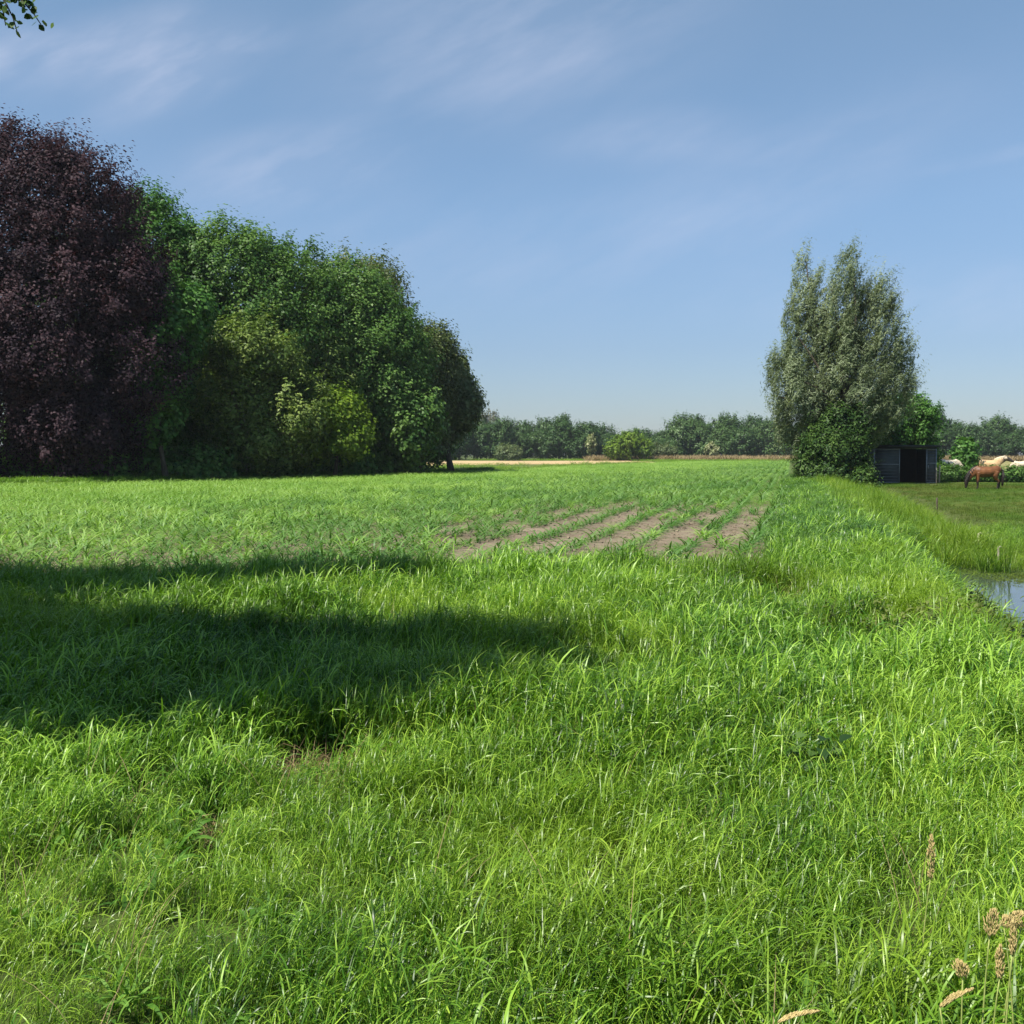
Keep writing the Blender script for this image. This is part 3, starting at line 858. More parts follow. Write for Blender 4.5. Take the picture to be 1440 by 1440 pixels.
# the grove
tree('copper_beech', at(20, 680, 66), [lobe(0, 425, 67, 185, 205, 8), lobe(110, 480, 66, 115, 190, 6), lobe(-60, 560, 66, 170, 130, 7),
     lobe(98, 300, 67, 92, 98, 5), lobe(120, 600, 66, 85, 85, 5), lobe(20, 265, 67, 92, 80, 5), lobe(170, 410, 67, 66, 90, 4)], 'beech',
     'huge dark purple copper beech with foliage almost to the ground', n_clump=3100, n_leaf=90, cr=1.0, ll=0.21, lw=0.13, seed=21, tr=0.6, ntar=30, bark='bark', sub=8)
tree('maple_tree', at(215, 670, 79), [lobe(225, 380, 80, 52, 100, 4.5), lobe(208, 308, 80, 32, 40, 2.5), lobe(255, 335, 80, 20, 30, 1.6), lobe(230, 520, 80, 60, 110, 4)], 'fresh',
     'bright green tree rising just behind the copper beech', n_clump=760, n_leaf=64, cr=0.9, ll=0.27, lw=0.17, seed=31)
tree('oak_tree', at(335, 672, 83), [lobe(325, 470, 83, 140, 140, 8), lobe(320, 400, 83, 105, 82, 6), lobe(415, 450, 84, 75, 105, 5), lobe(255, 460, 82, 62, 100, 4), lobe(330, 590, 87, 130, 62, 4)], 'oak',
     'broad domed deep green tree right of the copper beech', n_clump=1700, n_leaf=70, cr=1.1, ll=0.28, lw=0.17, seed=41, tr=0.5, ntar=24)
tree('young_maple_tree', at(235, 676, 68), [lobe(232, 475, 68, 44, 58, 2.6), lobe(258, 440, 69, 40, 36, 2.4), lobe(215, 560, 68, 40, 70, 2.2)], 'fresh',
     'small fresh green tree tucked against the right side of the copper beech', n_clump=620, n_leaf=42, cr=0.7, ll=0.28, seed=51, tr=0.18)
tree('acacia_tree', at(352, 672, 77), [lobe(350, 500, 76, 62, 55, 3.2), lobe(330, 560, 76, 60, 70, 3.2), lobe(400, 580, 76, 60, 70, 3), lobe(370, 620, 75.5, 60, 45, 3)], 'olive',
     'olive green tree with pale twigs at the front edge of the grove', n_clump=1000, n_leaf=34, cr=0.85, ll=0.32, lw=0.14, seed=61, bark='palebark', tr=0.22, ntar=34, sub=9)
tree('robinia_tree', at(452, 672, 83), [lobe(447, 540, 82, 42, 70, 3), lobe(425, 490, 82, 40, 40, 2.6)], 'olive',
     'thin crowned tree with bare pale branches showing in the middle of the grove', n_clump=360, n_leaf=26, cr=0.8, ll=0.3, lw=0.13, seed=71, bark='palebark', tr=0.2, ntar=40)
tree('lime_tree', at(470, 674, 80), [lobe(465, 590, 79, 50, 38, 2.6), lobe(490, 615, 78.5, 30, 28, 2), lobe(440, 620, 79, 35, 30, 2)], 'lime',
     'low yellow green tree hanging over the field edge below the oaks', n_clump=480, n_leaf=40, cr=0.75, ll=0.28, seed=81, tr=0.16)
tree('elm_tree', at(525, 671, 89), [lobe(515, 510, 89, 80, 110, 5.5), lobe(548, 555, 88.5, 52, 66, 4), lobe(490, 430, 89, 60, 60, 4), lobe(520, 612, 91, 70, 42, 3)], 'oak',
     'tall dark green tree in the middle right of the grove', n_clump=1250, n_leaf=68, cr=1.05, ll=0.28, lw=0.17, seed=91, tr=0.4)
tree('brown_topped_oak', at(505, 668, 98), [lobe(500, 430, 99, 75, 75, 5.5), lobe(535, 462, 99, 36, 62, 4), lobe(505, 560, 99, 80, 110, 6)], 'brownish',
     'brownish green round topped tree rising at the back of the grove', n_clump=950, n_leaf=64, cr=1.1, ll=0.28, lw=0.17, seed=101, tr=0.4)
tree('hornbeam_tree', at(590, 667, 95), [lobe(588, 525, 96, 48, 62, 4.2), lobe(610, 500, 97, 26, 40, 2.6), lobe(582, 590, 96, 34, 55, 3.5)], 'brownish',
     'dull olive tree near the right end of the grove', n_clump=900, n_leaf=64, cr=1.0, ll=0.28, lw=0.17, seed=111, tr=0.35)
tree('poplar_tree', at(635, 664, 101), [lobe(626, 562, 101, 34, 62, 3.4), lobe(640, 540, 101, 20, 44, 2.2), lobe(655, 572, 101, 19, 34, 2.0), lobe(612, 612, 101, 20, 32, 2.4)], 'greygreen',
     'grey green loose tree at the right end of the grove', n_clump=850, n_leaf=40, cr=0.8, ll=0.34, seed=121, tr=0.3)
tree('dark_yew_tree', at(572, 672, 88), [lobe(575, 600, 88, 42, 62, 3.4), lobe(555, 560, 88, 30, 50, 2.6)], 'oak',
     'dark low tree at the right foot of the grove, reaching the ground', n_clump=600, n_leaf=44, cr=0.8, seed=131, tr=0.2)
# dim trees filling the depth of the wood
for i, (px, pt, d, nm) in enumerate([(95, 330, 84, 'behind the copper beech'), (285, 420, 97, 'in the depth of the grove, behind the broad dome'),
                                     (420, 410, 104, 'in the depth of the grove, behind the brownish tree'), (560, 500, 110, 'at the back of the grove, right end')]):
    tree('woodland_tree', at(px, 665, d), [lobe(px, (pt + 600) / 2, d, 75, (600 - pt) / 2, 5), lobe(px + 10, 600, d, 85, 60, 5)], 'oak',
         'dark green tree ' + nm, n_clump=750, n_leaf=40, cr=1.1, ll=0.4, lw=0.26, seed=140 + i, tr=0.35, group='dim trees inside the grove')
# undergrowth along the foot of the grove
shr = [(40, 66, 50, 26, 'under the copper beech at the left edge'), (120, 66.5, 55, 24, 'under the right half of the copper beech'),
       (190, 69, 46, 26, 'between the copper beech and the oak dome'), (262, 71, 46, 24, 'under the left side of the oak dome'),
       (330, 79, 36, 24, 'under the olive tree'), (400, 80, 38, 26, 'right of the olive tree'), (478, 84, 38, 24, 'under the low yellow green tree'),
       (545, 88, 34, 26, 'under the dark low tree near the grove end')]
for i, (px, d, rx, ry, nm) in enumerate(shr):
    pb = at(px, 660, d)
    s = d / F
    tree('undergrowth_shrub', (pb[0], d, 0), [[pb[0], d, ry * s * 0.8, rx * s, 1.6, ry * s * 1.2], [pb[0] + rx * s * 0.6, d + .5, ry * s * 0.7, rx * s * .6, 1.3, ry * s]], 'oak',
         'dark shrub ' + nm, 'shrub', 'undergrowth along the foot of the grove', n_clump=200, n_leaf=36, cr=0.6, ll=0.26, seed=160 + i, tr=0.06, ntar=6, sub=4)

# the tall silver willow by the ditch and the bushes round it
plumes = [(1130, 425, 17, 66), (1148, 440, 14, 60), (1118, 475, 18, 65), (1142, 500, 26, 85), (1188, 422, 19, 76), (1202, 430, 16, 70), (1174, 470, 20, 85), (1212, 480, 22, 90),
          (1240, 440, 17, 70), (1254, 475, 15, 70), (1230, 490, 20, 90), (1160, 530, 34, 100), (1195, 540, 36, 105), (1225, 545, 32, 85), (1264, 525, 15, 62), (1277, 520, 11, 46), (1281, 550, 9, 36),
          (1248, 555, 22, 50), (1108, 540, 28, 55), (1090, 522, 14, 26), (1130, 580, 32, 60), (1160, 610, 36, 48), (1192, 600, 32, 42), (1104, 585, 16, 38), (1190, 545, 48, 80)]
g = np.random.default_rng(9)
tree('silver_willow', at(1185, 684, 68), [lobe(a, b_, 68 + g.uniform(-1.0, 1.0), c_, d_, c_ * 68 / F * g.uniform(0.9, 1.4)) for a, b_, c_, d_ in plumes],
     'willow', 'tall silvery willow with upright plumes beside the ditch', n_clump=2500, n_leaf=54, cr=0.44, ll=0.28, lw=0.05, seed=201, tr=0.4, ntar=40,
     wind=(0.55, 0, 0.75), sub=0, lift=0.5, elong=2.6, dens_in=0.45)
tree('bramble_bush', at(1170, 684, 65.5), [lobe(1160, 640, 65, 34, 30, 1.6), lobe(1190, 640, 66, 24, 38, 1.3), lobe(1140, 660, 65, 22, 18, 1.1), lobe(1200, 605, 66.5, 18, 32, 1.2),
     lobe(1180, 600, 66.8, 30, 30, 1.3), lobe(1150, 615, 66.2, 18, 22, 1.0), lobe(1165, 668, 64.2, 30, 16, 1.2), lobe(1212, 655, 66, 9, 22, .6)], 'darkbush',
     'dark green bush under the silver willow, left of the shelter', 'bush', n_clump=760, n_leaf=54, cr=0.5, ll=0.19, lw=0.10, seed=211, tr=0.1, ntar=8, elong=1.9)
tree('elder_bush', at(1272, 676, 75.6), [lobe(1270, 590, 75.6, 45, 36, 1.6), lobe(1250, 605, 75.6, 36, 30, 1.4), lobe(1296, 598, 75.6, 26, 38, 1.4), lobe(1285, 640, 75.8, 40, 30, 1.2), lobe(1236, 585, 73.0, 26, 26, 1.2)], 'fresh',
     'bright green bush showing above the roof of the black shelter', 'bush', n_clump=680, n_leaf=54, cr=0.5, ll=0.2, lw=0.12, seed=221, tr=0.12, ntar=10)
tree('sapling_tree', at(1352, 668, 80), [lobe(1357, 640, 80, 14, 22, 0.9), lobe(1360, 655, 80, 11, 14, 0.8)], 'fresh',
     'small light green sapling between the shelter and the horses', n_clump=140, n_leaf=34, cr=0.45, ll=0.22, seed=231, tr=0.06, ntar=8)
tree('ditch_shrub', at(1214, 690, 61), [lobe(1214, 672, 61, 11, 14, 0.6), lobe(1224, 682, 61, 8, 9, 0.4)], 'darkbush',
     'small dark shrub in front of the left corner of the shelter', 'shrub', n_clump=70, n_leaf=34, cr=0.32, ll=0.2, lw=0.11, seed=241, tr=0.04, ntar=5)

# hedge behind the paddock
hb = at(1310, 676, 74); h1 = at(1500, 676, 74)
hl = [[x_, 74.4 + 0.4 * math.sin(x_), 0.38, 1.5, 0.8, 0.52 + 0.08 * math.sin(x_ * 3.1)] for x_ in np.arange(31.2, 42.5, 1.5)]
hroot = empty('hedge', (36, 74.4, float(height(36, 74.4))), 'low dark green hedge along the back of the horse paddock', 'hedge')
V, Fc, S, C = crown([np.array([l[0] - 36, l[1] - 74.4, l[2], *l[3:]]) for l in hl], 700, 40, 0.36, 0.2, 0.12, 251, (0.2, 0, 0), 5)
link('foliage', mesh_np('foliage', V, Fc, M['oak'], {'shade': S}), hroot)
mb = MB(); g = np.random.default_rng(4)
for x_ in np.arange(-4.6, 6.2, 0.7):
    mb.tube([(x_, 0, -0.1), (x_ + g.normal(0, .1), g.normal(0, .1), 0.4), (x_ + g.normal(0, .2), g.normal(0, .2), 0.8)], [0.03, 0.022, 0.01], 6)
link('stems', mb.mesh('stems', M['bark']), hroot)

# the far wood: variants copied along its front
protos = []
for k in range(7):
    g = np.random.default_rng(900 + k)
    h = 11.0
    L = [[0, 0, h * .55, 4.2, 4.0, h * .42], [g.uniform(-2, 2), 0, h * .72, 3.0, 3.0, h * .27], [g.uniform(-3, 3), -1, h * .3, 3.8, 3.0, h * .26]]
    V, Fc, S, C = crown(L, 240, 44, 1.2, 0.46, 0.32, 900 + k, (0.1, 0, 0), 6, 0.75)
    mb = MB(); limbs(mb, (0, 0, -0.2), (0, 0, h * .7), 0.28, C[:8], g)
    protos.append((mesh_np('crown', V, Fc, M['far'], {'shade': S}), mb.mesh('trunk', M['bark'], True)))


def skyline(x, y):
    px = 720 + F * x / y
    t = np.interp(px, [400, 600, 660, 720, 775, 800, 835, 850, 900, 925, 945, 955, 1000, 1050, 1110, 1200, 1300, 1340, 1400, 1450, 1700],
                  [585, 592, 588, 590, 588, 584, 584, 594, 600, 602, 600, 580, 580, 586, 586, 588, 580, 585, 587, 592, 585])
    return CAMZ + (637 - t) / F * y


roots = []
for row, (yb, stp) in enumerate(((296, 5.6), (308, 6.2))):
    x = -38 - row * 3.0
    while x < 185:
        y = yb + rng.uniform(-5, 5)
        hh = float(skyline(x, y)) * rng.uniform(0.70, 1.12) * (0.9 if row == 0 else 1.0)
        k = int(rng.integers(0, 7))
        px = 720 + F * x / y
        if px < 850: lb, gr = 'dark green tree in the far wood, left of the round yellow green willow', 'far wood left of the yellow green willow'
        elif px < 1180: lb, gr = 'dark green tree in the far wood, between the yellow green and silver willows', 'far wood left of the silver willow'
        else: lb, gr = 'dark green tree in the far wood behind the horses, right of the shelter', 'far wood behind the horses'
        cr_, tr_ = protos[k]
        r = empty('broadleaf_tree', (x, y, float(height(x, y))), lb, 'tree', gr)
        r.scale = (rng.uniform(0.85, 1.15), 1.0, hh / 11.3); r.rotation_euler = (0, 0, rng.uniform(-0.5, 0.5) + (math.pi if rng.random() < .5 else 0))
        link('crown', cr_, r); link('trunk', tr_, r)
        x += stp * rng.uniform(0.75, 1.25)
# single trees and bushes that stand out in front of it
tree('round_willow', at(885, 646, 262), [lobe(885, 626, 262, 27, 18, 4), lobe(868, 632, 262, 16, 13, 3), lobe(903, 632, 262, 15, 12, 3)], 'lime',
     'rounded yellow green willow standing in front of the far wood', n_clump=330, n_leaf=26, cr=1.0, ll=0.6, lw=0.3, seed=301, tr=0.3, wind=(0, 0, -0.6), sub=8)
tree('flowering_elder', at(832, 645, 268), [lobe(831, 625, 268, 7, 13, 1.3)], 'cream', 'narrow cream flowering tree just left of the round yellow green willow',
     n_clump=60, n_leaf=22, cr=0.6, ll=0.5, lw=0.4, seed=311, tr=0.12, ntar=5, sub=3)
tree('flowering_elder', at(1000, 642, 272), [lobe(1000, 632, 272, 9, 8, 1.5)], 'cream', 'small cream flowering bush in front of the taller wood right of centre',
     n_clump=50, n_leaf=22, cr=0.6, ll=0.5, lw=0.4, seed=321, tr=0.1, ntar=5, sub=3)
tree('sallow_bush', at(715, 648, 270), [lobe(715, 637, 270, 19, 11, 3)], 'greygreen', 'grey green rounded bush at the left foot of the far wood', 'bush',
     n_clump=150, n_leaf=24, cr=0.9, ll=0.5, seed=331, tr=0.1, ntar=6, sub=5)
tree('sallow_bush', at(932, 644, 276), [lobe(930, 633, 276, 22, 9, 3), lobe(915, 632, 276, 12, 9, 3)], 'greygreen', 'grey green bush touching the right side of the round yellow green willow', 'bush',
     n_clump=150, n_leaf=24, cr=0.9, ll=0.5, seed=341, tr=0.1, ntar=6, sub=5)
tree('pale_poplar', at(690, 645, 318), [lobe(690, 592, 318, 11, 17, 2.6), lobe(682, 600, 318, 8, 16, 2)], 'farpale', 'pale thinly leaved poplar rising above the far wood beside the grove',
     n_clump=130, n_leaf=18, cr=0.9, ll=0.5, lw=0.3, seed=351, tr=0.25, bark='palebark', top=at(690, 577, 318), ntar=12, sub=4)
tree('fir_tree', at(796, 645, 312), [lobe(795, 596, 312, 6, 14, 1.6), lobe(795, 610, 312, 9, 16, 2)], 'far', 'narrow pointed dark fir poking above the far wood left of centre',
     n_clump=90, n_leaf=20, cr=0.7, ll=0.5, seed=361, tr=0.2, top=at(795, 579, 312), ntar=6, sub=2)
tree('hawthorn_bush', at(1240, 646, 285), [lobe(1120, 632, 285, 14, 11, 2.4)], 'fresh', 'light green bush at the foot of the far wood left of the silver willow', 'bush',
     n_clump=120, n_leaf=22, cr=0.9, ll=0.5, seed=371, tr=0.1, ntar=5, sub=4) if False else None

# trees standing outside the left edge of the picture; their shade falls over the meadow and one twig hangs into view
SUN_EL = R(58)
SH = np.array([math.cos(R(43)), math.sin(R(43))])      # direction shadows fall on the ground


def shade_centre(sx, sy, z):
    k = (z - 0.4) / math.tan(SUN_EL)
    return np.array([sx - SH[0] * k, sy - SH[1] * k, z])


A1 = shade_centre(-3.5, 8.3, 8.6); A2 = shade_centre(-1.25, 8.3, 8.8); A3 = shade_centre(-6.8, 8.7, 8.6)
tree('ash_tree', (A3[0] - 0.5, A3[1], 0), [[*A1, 2.2, 1.6, 0.9], [*A2, 1.3, 1.0, 0.6], [*A3, 2.6, 2.4, 1.4]], 'oak',
     'roadside tree left of the view whose shade lies across the nearer grass', n_clump=1500, n_leaf=48, cr=0.7, ll=0.24, lw=0.17, seed=401, tr=0.3, sub=5)
B1 = shade_centre(-5.8, 13.7, 10.5); B2 = shade_centre(-3.2, 13.8, 11.0); B3 = shade_centre(-9.8, 13.8, 10.5)
rootB = tree('hazel_tree', (B3[0] - 0.5, B3[1], 0), [[*B1, 2.6, 1.8, 1.1], [*B2, 1.6, 1.15, 0.6], [*B3, 3.0, 2.4, 1.6]], 'oak',
     'second roadside tree left of the view, its leafy twig hanging in the top left corner', n_clump=1500, n_leaf=48, cr=0.7, ll=0.24, lw=0.17, seed=411, tr=0.3, sub=5)
g = np.random.default_rng(77)
mb = MB(); lv = []
bx = np.array(rootB.location)
src = B1 - bx
for (tx, ty) in ((60, 38), (52, 18), (24, 44), (8, 36), (36, 10)):
    e = at(tx, ty, 15.0) - bx; st = at(-60, -60, 15.0) - bx
    s = np.linspace(0, 1, 7)[:, None]
    mid = at(tx * 0.45, ty * 0.4 - 34, 15.0) - bx
    pp = st * (1 - s) ** 2 + 2 * mid * s * (1 - s) + e * s ** 2
    mb.tube(pp, 0.018 * (1 - 0.8 * s[:, 0]) + 0.003, 6)
    for q in np.linspace(0.3, 1.0, 22):
        c = st * (1 - q) ** 2 + 2 * mid * q * (1 - q) + e * q ** 2
        lv.append(c + g.normal(0, 0.045, 3))
mb.tube(np.linspace(src, at(-60, -60, 15.0) - bx, 5), [0.06, 0.05, 0.04, 0.03, 0.02], 6)
link('twig', mb.mesh('twig', M['bark']), rootB)
lv = np.array(lv); n = len(lv)
nr = g.normal(size=(n, 3)); nr[:, 1] += 0.8; nr /= np.linalg.norm(nr, axis=1)[:, None]
ax = g.normal(size=(n, 3)) + np.array([0.3, 0, -0.8]); ax -= nr * (ax * nr).sum(1)[:, None]; ax /= np.linalg.norm(ax, axis=1)[:, None]
sd = np.cross(nr, ax); ll = g.uniform(0.07, 0.12, n)[:, None]
V = np.stack([lv, lv + ax * ll * .4 + sd * ll * .42, lv + ax * ll * .8 + sd * ll * .3, lv + ax * ll * 1.1, lv + ax * ll * .8 - sd * ll * .3, lv + ax * ll * .4 - sd * ll * .42], 1).reshape(-1, 3)
link('leaves', mesh_np('leaves', V, np.arange(n * 6).reshape(n, 6), M['darkbush'], {'shade': np.repeat(g.random(n), 6)}), rootB)

# ------------------------------------------------------------------ field shelter
sx0, sx1 = at(1228, 679, 70)[0], at(1316, 679, 70)[0]
SW = sx1 - sx0; SHT = 2.62; SD = 3.2
sp = ((sx0 + sx1) / 2, 70.0, float(height((sx0 + sx1) / 2, 70)))
sh = empty('field_shelter', sp, 'black sheet metal field shelter with an open doorway and flat roof', 'shelter')
w = SW / 2
dl, dr = -w + 0.415 * SW, -w + 0.835 * SW      # doorway
FT = 2.38
mb = MB(); mb.box(((-w + dl) / 2, 0, 0.1 + (FT - 0.1) / 2), (dl + w - 0.1, 0.05, FT - 0.15))
for z in np.arange(0.25, FT, 0.21): mb.box(((-w + dl) / 2, -0.028, z), (dl + w - 0.14, 0.012, 0.10))
link('front_panel', mb.mesh('front_panel', M['panel']), sh)
mb = MB()
for x_ in (-w + 0.03, dl - 0.03): mb.box((x_, -0.012, FT / 2 + 0.03), (0.06, 0.09, FT - 0.06))
for z in (0.10, 1.32, FT - 0.03): mb.box(((-w + dl) / 2, -0.014, z), (dl + w - 0.122, 0.086, 0.055))
link('panel_frame', mb.mesh('panel_frame', M['steel']), sh)
door = None
mb = MB(); mb.box(((dr + w) / 2, -0.0, 0.06 + (FT - 0.1) / 2), (w - dr - 0.1, 0.05, FT - 0.15))
for z in np.arange(0.2, FT, 0.21): mb.box(((dr + w) / 2, -0.028, z), (w - dr - 0.14, 0.012, 0.10))
door = link('door', mb.mesh('door', M['panel']), sh)
mb = MB()
for x_ in (dr + 0.03, w - 0.03): mb.box((x_, -0.012, FT / 2 + 0.02), (0.06, 0.09, FT - 0.06))
for z in (0.08, 1.4, FT - 0.04): mb.box(((dr + w) / 2, -0.014, z), (w - dr - 0.122, 0.086, 0.05))
link('door_frame', mb.mesh('door_frame', M['steel']), door)
mb = MB(); mb.box((dr + 0.14, -0.075, 1.15), (0.05, 0.03, 0.22)); link('latch', mb.mesh('latch', M['steel']), door)
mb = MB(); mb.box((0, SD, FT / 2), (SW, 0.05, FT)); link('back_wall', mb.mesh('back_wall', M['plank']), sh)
for s_ in (-1, 1):
    mb = MB(); mb.box((s_ * (w - 0.03), SD / 2 + 0.02, FT / 2), (0.05, SD - 0.12, FT - 0.01)); link('side_wall', mb.mesh('side_wall', M['panel']), sh)
mb = MB(); mb.box((0, 0.02, FT + 0.075), (SW, 0.07, 0.145)); link('lintel', mb.mesh('lintel', M['roof']), sh)
mb = MB(); mb.box((0.02, SD / 2 - 0.1, FT + 0.19), (SW + 0.16, SD + 0.5, 0.07), 0, 0)
for x_ in np.linspace(-w, w, 22): mb.box((x_, SD / 2 - 0.1, FT + 0.2365), (0.06, SD + 0.46, 0.022))
mb.box((0.02, -0.37, FT + 0.17), (SW + 0.2, 0.03, 0.13))
link('roof', mb.mesh('roof', M['roof']), sh)
mb = MB(); mb.box(((dl + dr) / 2, 0.6, 0.012), (dr - dl + 0.4, 2.0, 0.05)); link('floor_mat', mb.mesh('floor_mat', M['soil']), sh)
# trodden earth in front of the door
uu, vv = np.meshgrid(np.linspace(0, 1, 9), np.linspace(0, 2 * math.pi, 25), indexing='ij')
ex = sp[0] + (dl + dr) / 2 + 0.2 + uu * np.cos(vv) * 1.5 * (1 + 0.12 * np.sin(3 * vv)); ey = 69.3 + uu * np.sin(vv) * 0.9
idx = np.arange(uu.size).reshape(uu.shape)
f = np.stack([idx[:-1, :-1], idx[1:, :-1], idx[1:, 1:], idx[:-1, 1:]], -1).reshape(-1, 4)
tag(link('trodden_earth', mesh_np('trodden_earth', np.stack([ex, ey, height(ex, ey) + 0.012], -1).reshape(-1, 3), f, M['soil'])), kind='structure')


def post(name, px, py, d, h, r, mat, label, lean=0.0, cap=False, rail=None):
    b_ = at(px, py, d); z = float(height(b_[0], d))
    if WATER_Z > z: z = WATER_Z - 0.1; h += 0.1
    mb = MB(); mb.tube([(0, 0, -0.2), (lean * .5, 0, h * .5), (lean, 0, h), (lean, 0, h + r * .4)], [r * 1.05, r, r * .95, r * .5], 8)
    if cap: mb.tube([(lean - 0.01, 0, h - 0.02), (lean + 0.05, 0, h + 0.02), (lean + 0.10, 0, h - 0.02)], [r * .9, r * .9, r * .5], 8)
    o = link(name, mb.mesh(name, M[mat], True), loc=(b_[0], d, z))
    return tag(o, label, 'post')


post('fence_post', 1320.5, 678, 70.2, 1.25, 0.06, 'post', 'pale weathered post at the right corner of the black shelter', 0.03)
post('fence_post', 1317, 678, 69.6, 1.1, 0.04, 'post', 'thinner pale post just in front of the right corner of the shelter', -0.02)
post('fence_post', 1318, 716, 37.5, 0.62, 0.035, 'darkpost', 'short dark post at the ditch edge of the paddock', -0.02)
post('marker_stake', 1375, 772, 25.0, 0.42, 0.025, 'palestick', 'bleached stake with a bent top beside the reeds', 0.01, True)
post('marker_stake', 1404, 788, 23.0, 0.40, 0.022, 'post', 'short brownish stake on the muddy far bank of the ditch', -0.01, True)
post('water_stick', 1414, 840, 15.5, 0.30, 0.008, 'darkpost', 'thin dark stick standing in the open water')


# ------------------------------------------------------------------ horses
def coat(name, c1, c2, legs, leg_z, muzzle=None):
    m, nt, out = new_mat(name)
    tc = nt.nodes.new('ShaderNodeTexCoord')
    sep = nt.nodes.new('ShaderNodeSeparateXYZ'); nt.links.new(tc.outputs['Object'], sep.inputs[0])
    col = ramp(nt, noise(nt, tc.outputs['Object'], 3.0, 4), [(0.35, c1), (0.65, c2)])
    f = ramp(nt, mathn(nt, 'ADD', sep.outputs['Z'], mathn(nt, 'MULTIPLY', noise(nt, tc.outputs['Object'], 6, 3), 0.2)),
             [(leg_z, (1, 1, 1)), (leg_z + 0.16, (0, 0, 0))])
    col = mixc(nt, f, col, legs)
    if muzzle:
        f2 = ramp(nt, mathn(nt, 'ADD', sep.outputs['X'], mathn(nt, 'MULTIPLY', noise(nt, tc.outputs['Object'], 6, 3), 0.1)),
                  [(muzzle, (0, 0, 0)), (muzzle + 0.22, (1, 1, 1))])
        col = mixc(nt, f2, col, legs)
    p = nt.nodes.new('ShaderNodeBsdfPrincipled'); nt.links.new(col, p.inputs['Base Color'])
    p.inputs['Roughness'].default_value = 0.5; p.inputs['Specular IOR Level'].default_value = 0.3
    nt.links.new(p.outputs[0], out.inputs[0])
    return m


HAIR = {'black': solid_mat('black_horse_hair', (0.010, 0.008, 0.007), (0.03, 0.022, 0.018), 20, 0.5, 0.3, 0.4, (6, 6, 1)),
        'pale': solid_mat('pale_horse_hair', (0.50, 0.40, 0.27), (0.68, 0.58, 0.44), 20, 0.5, 0.3, 0.4, (6, 6, 1))}


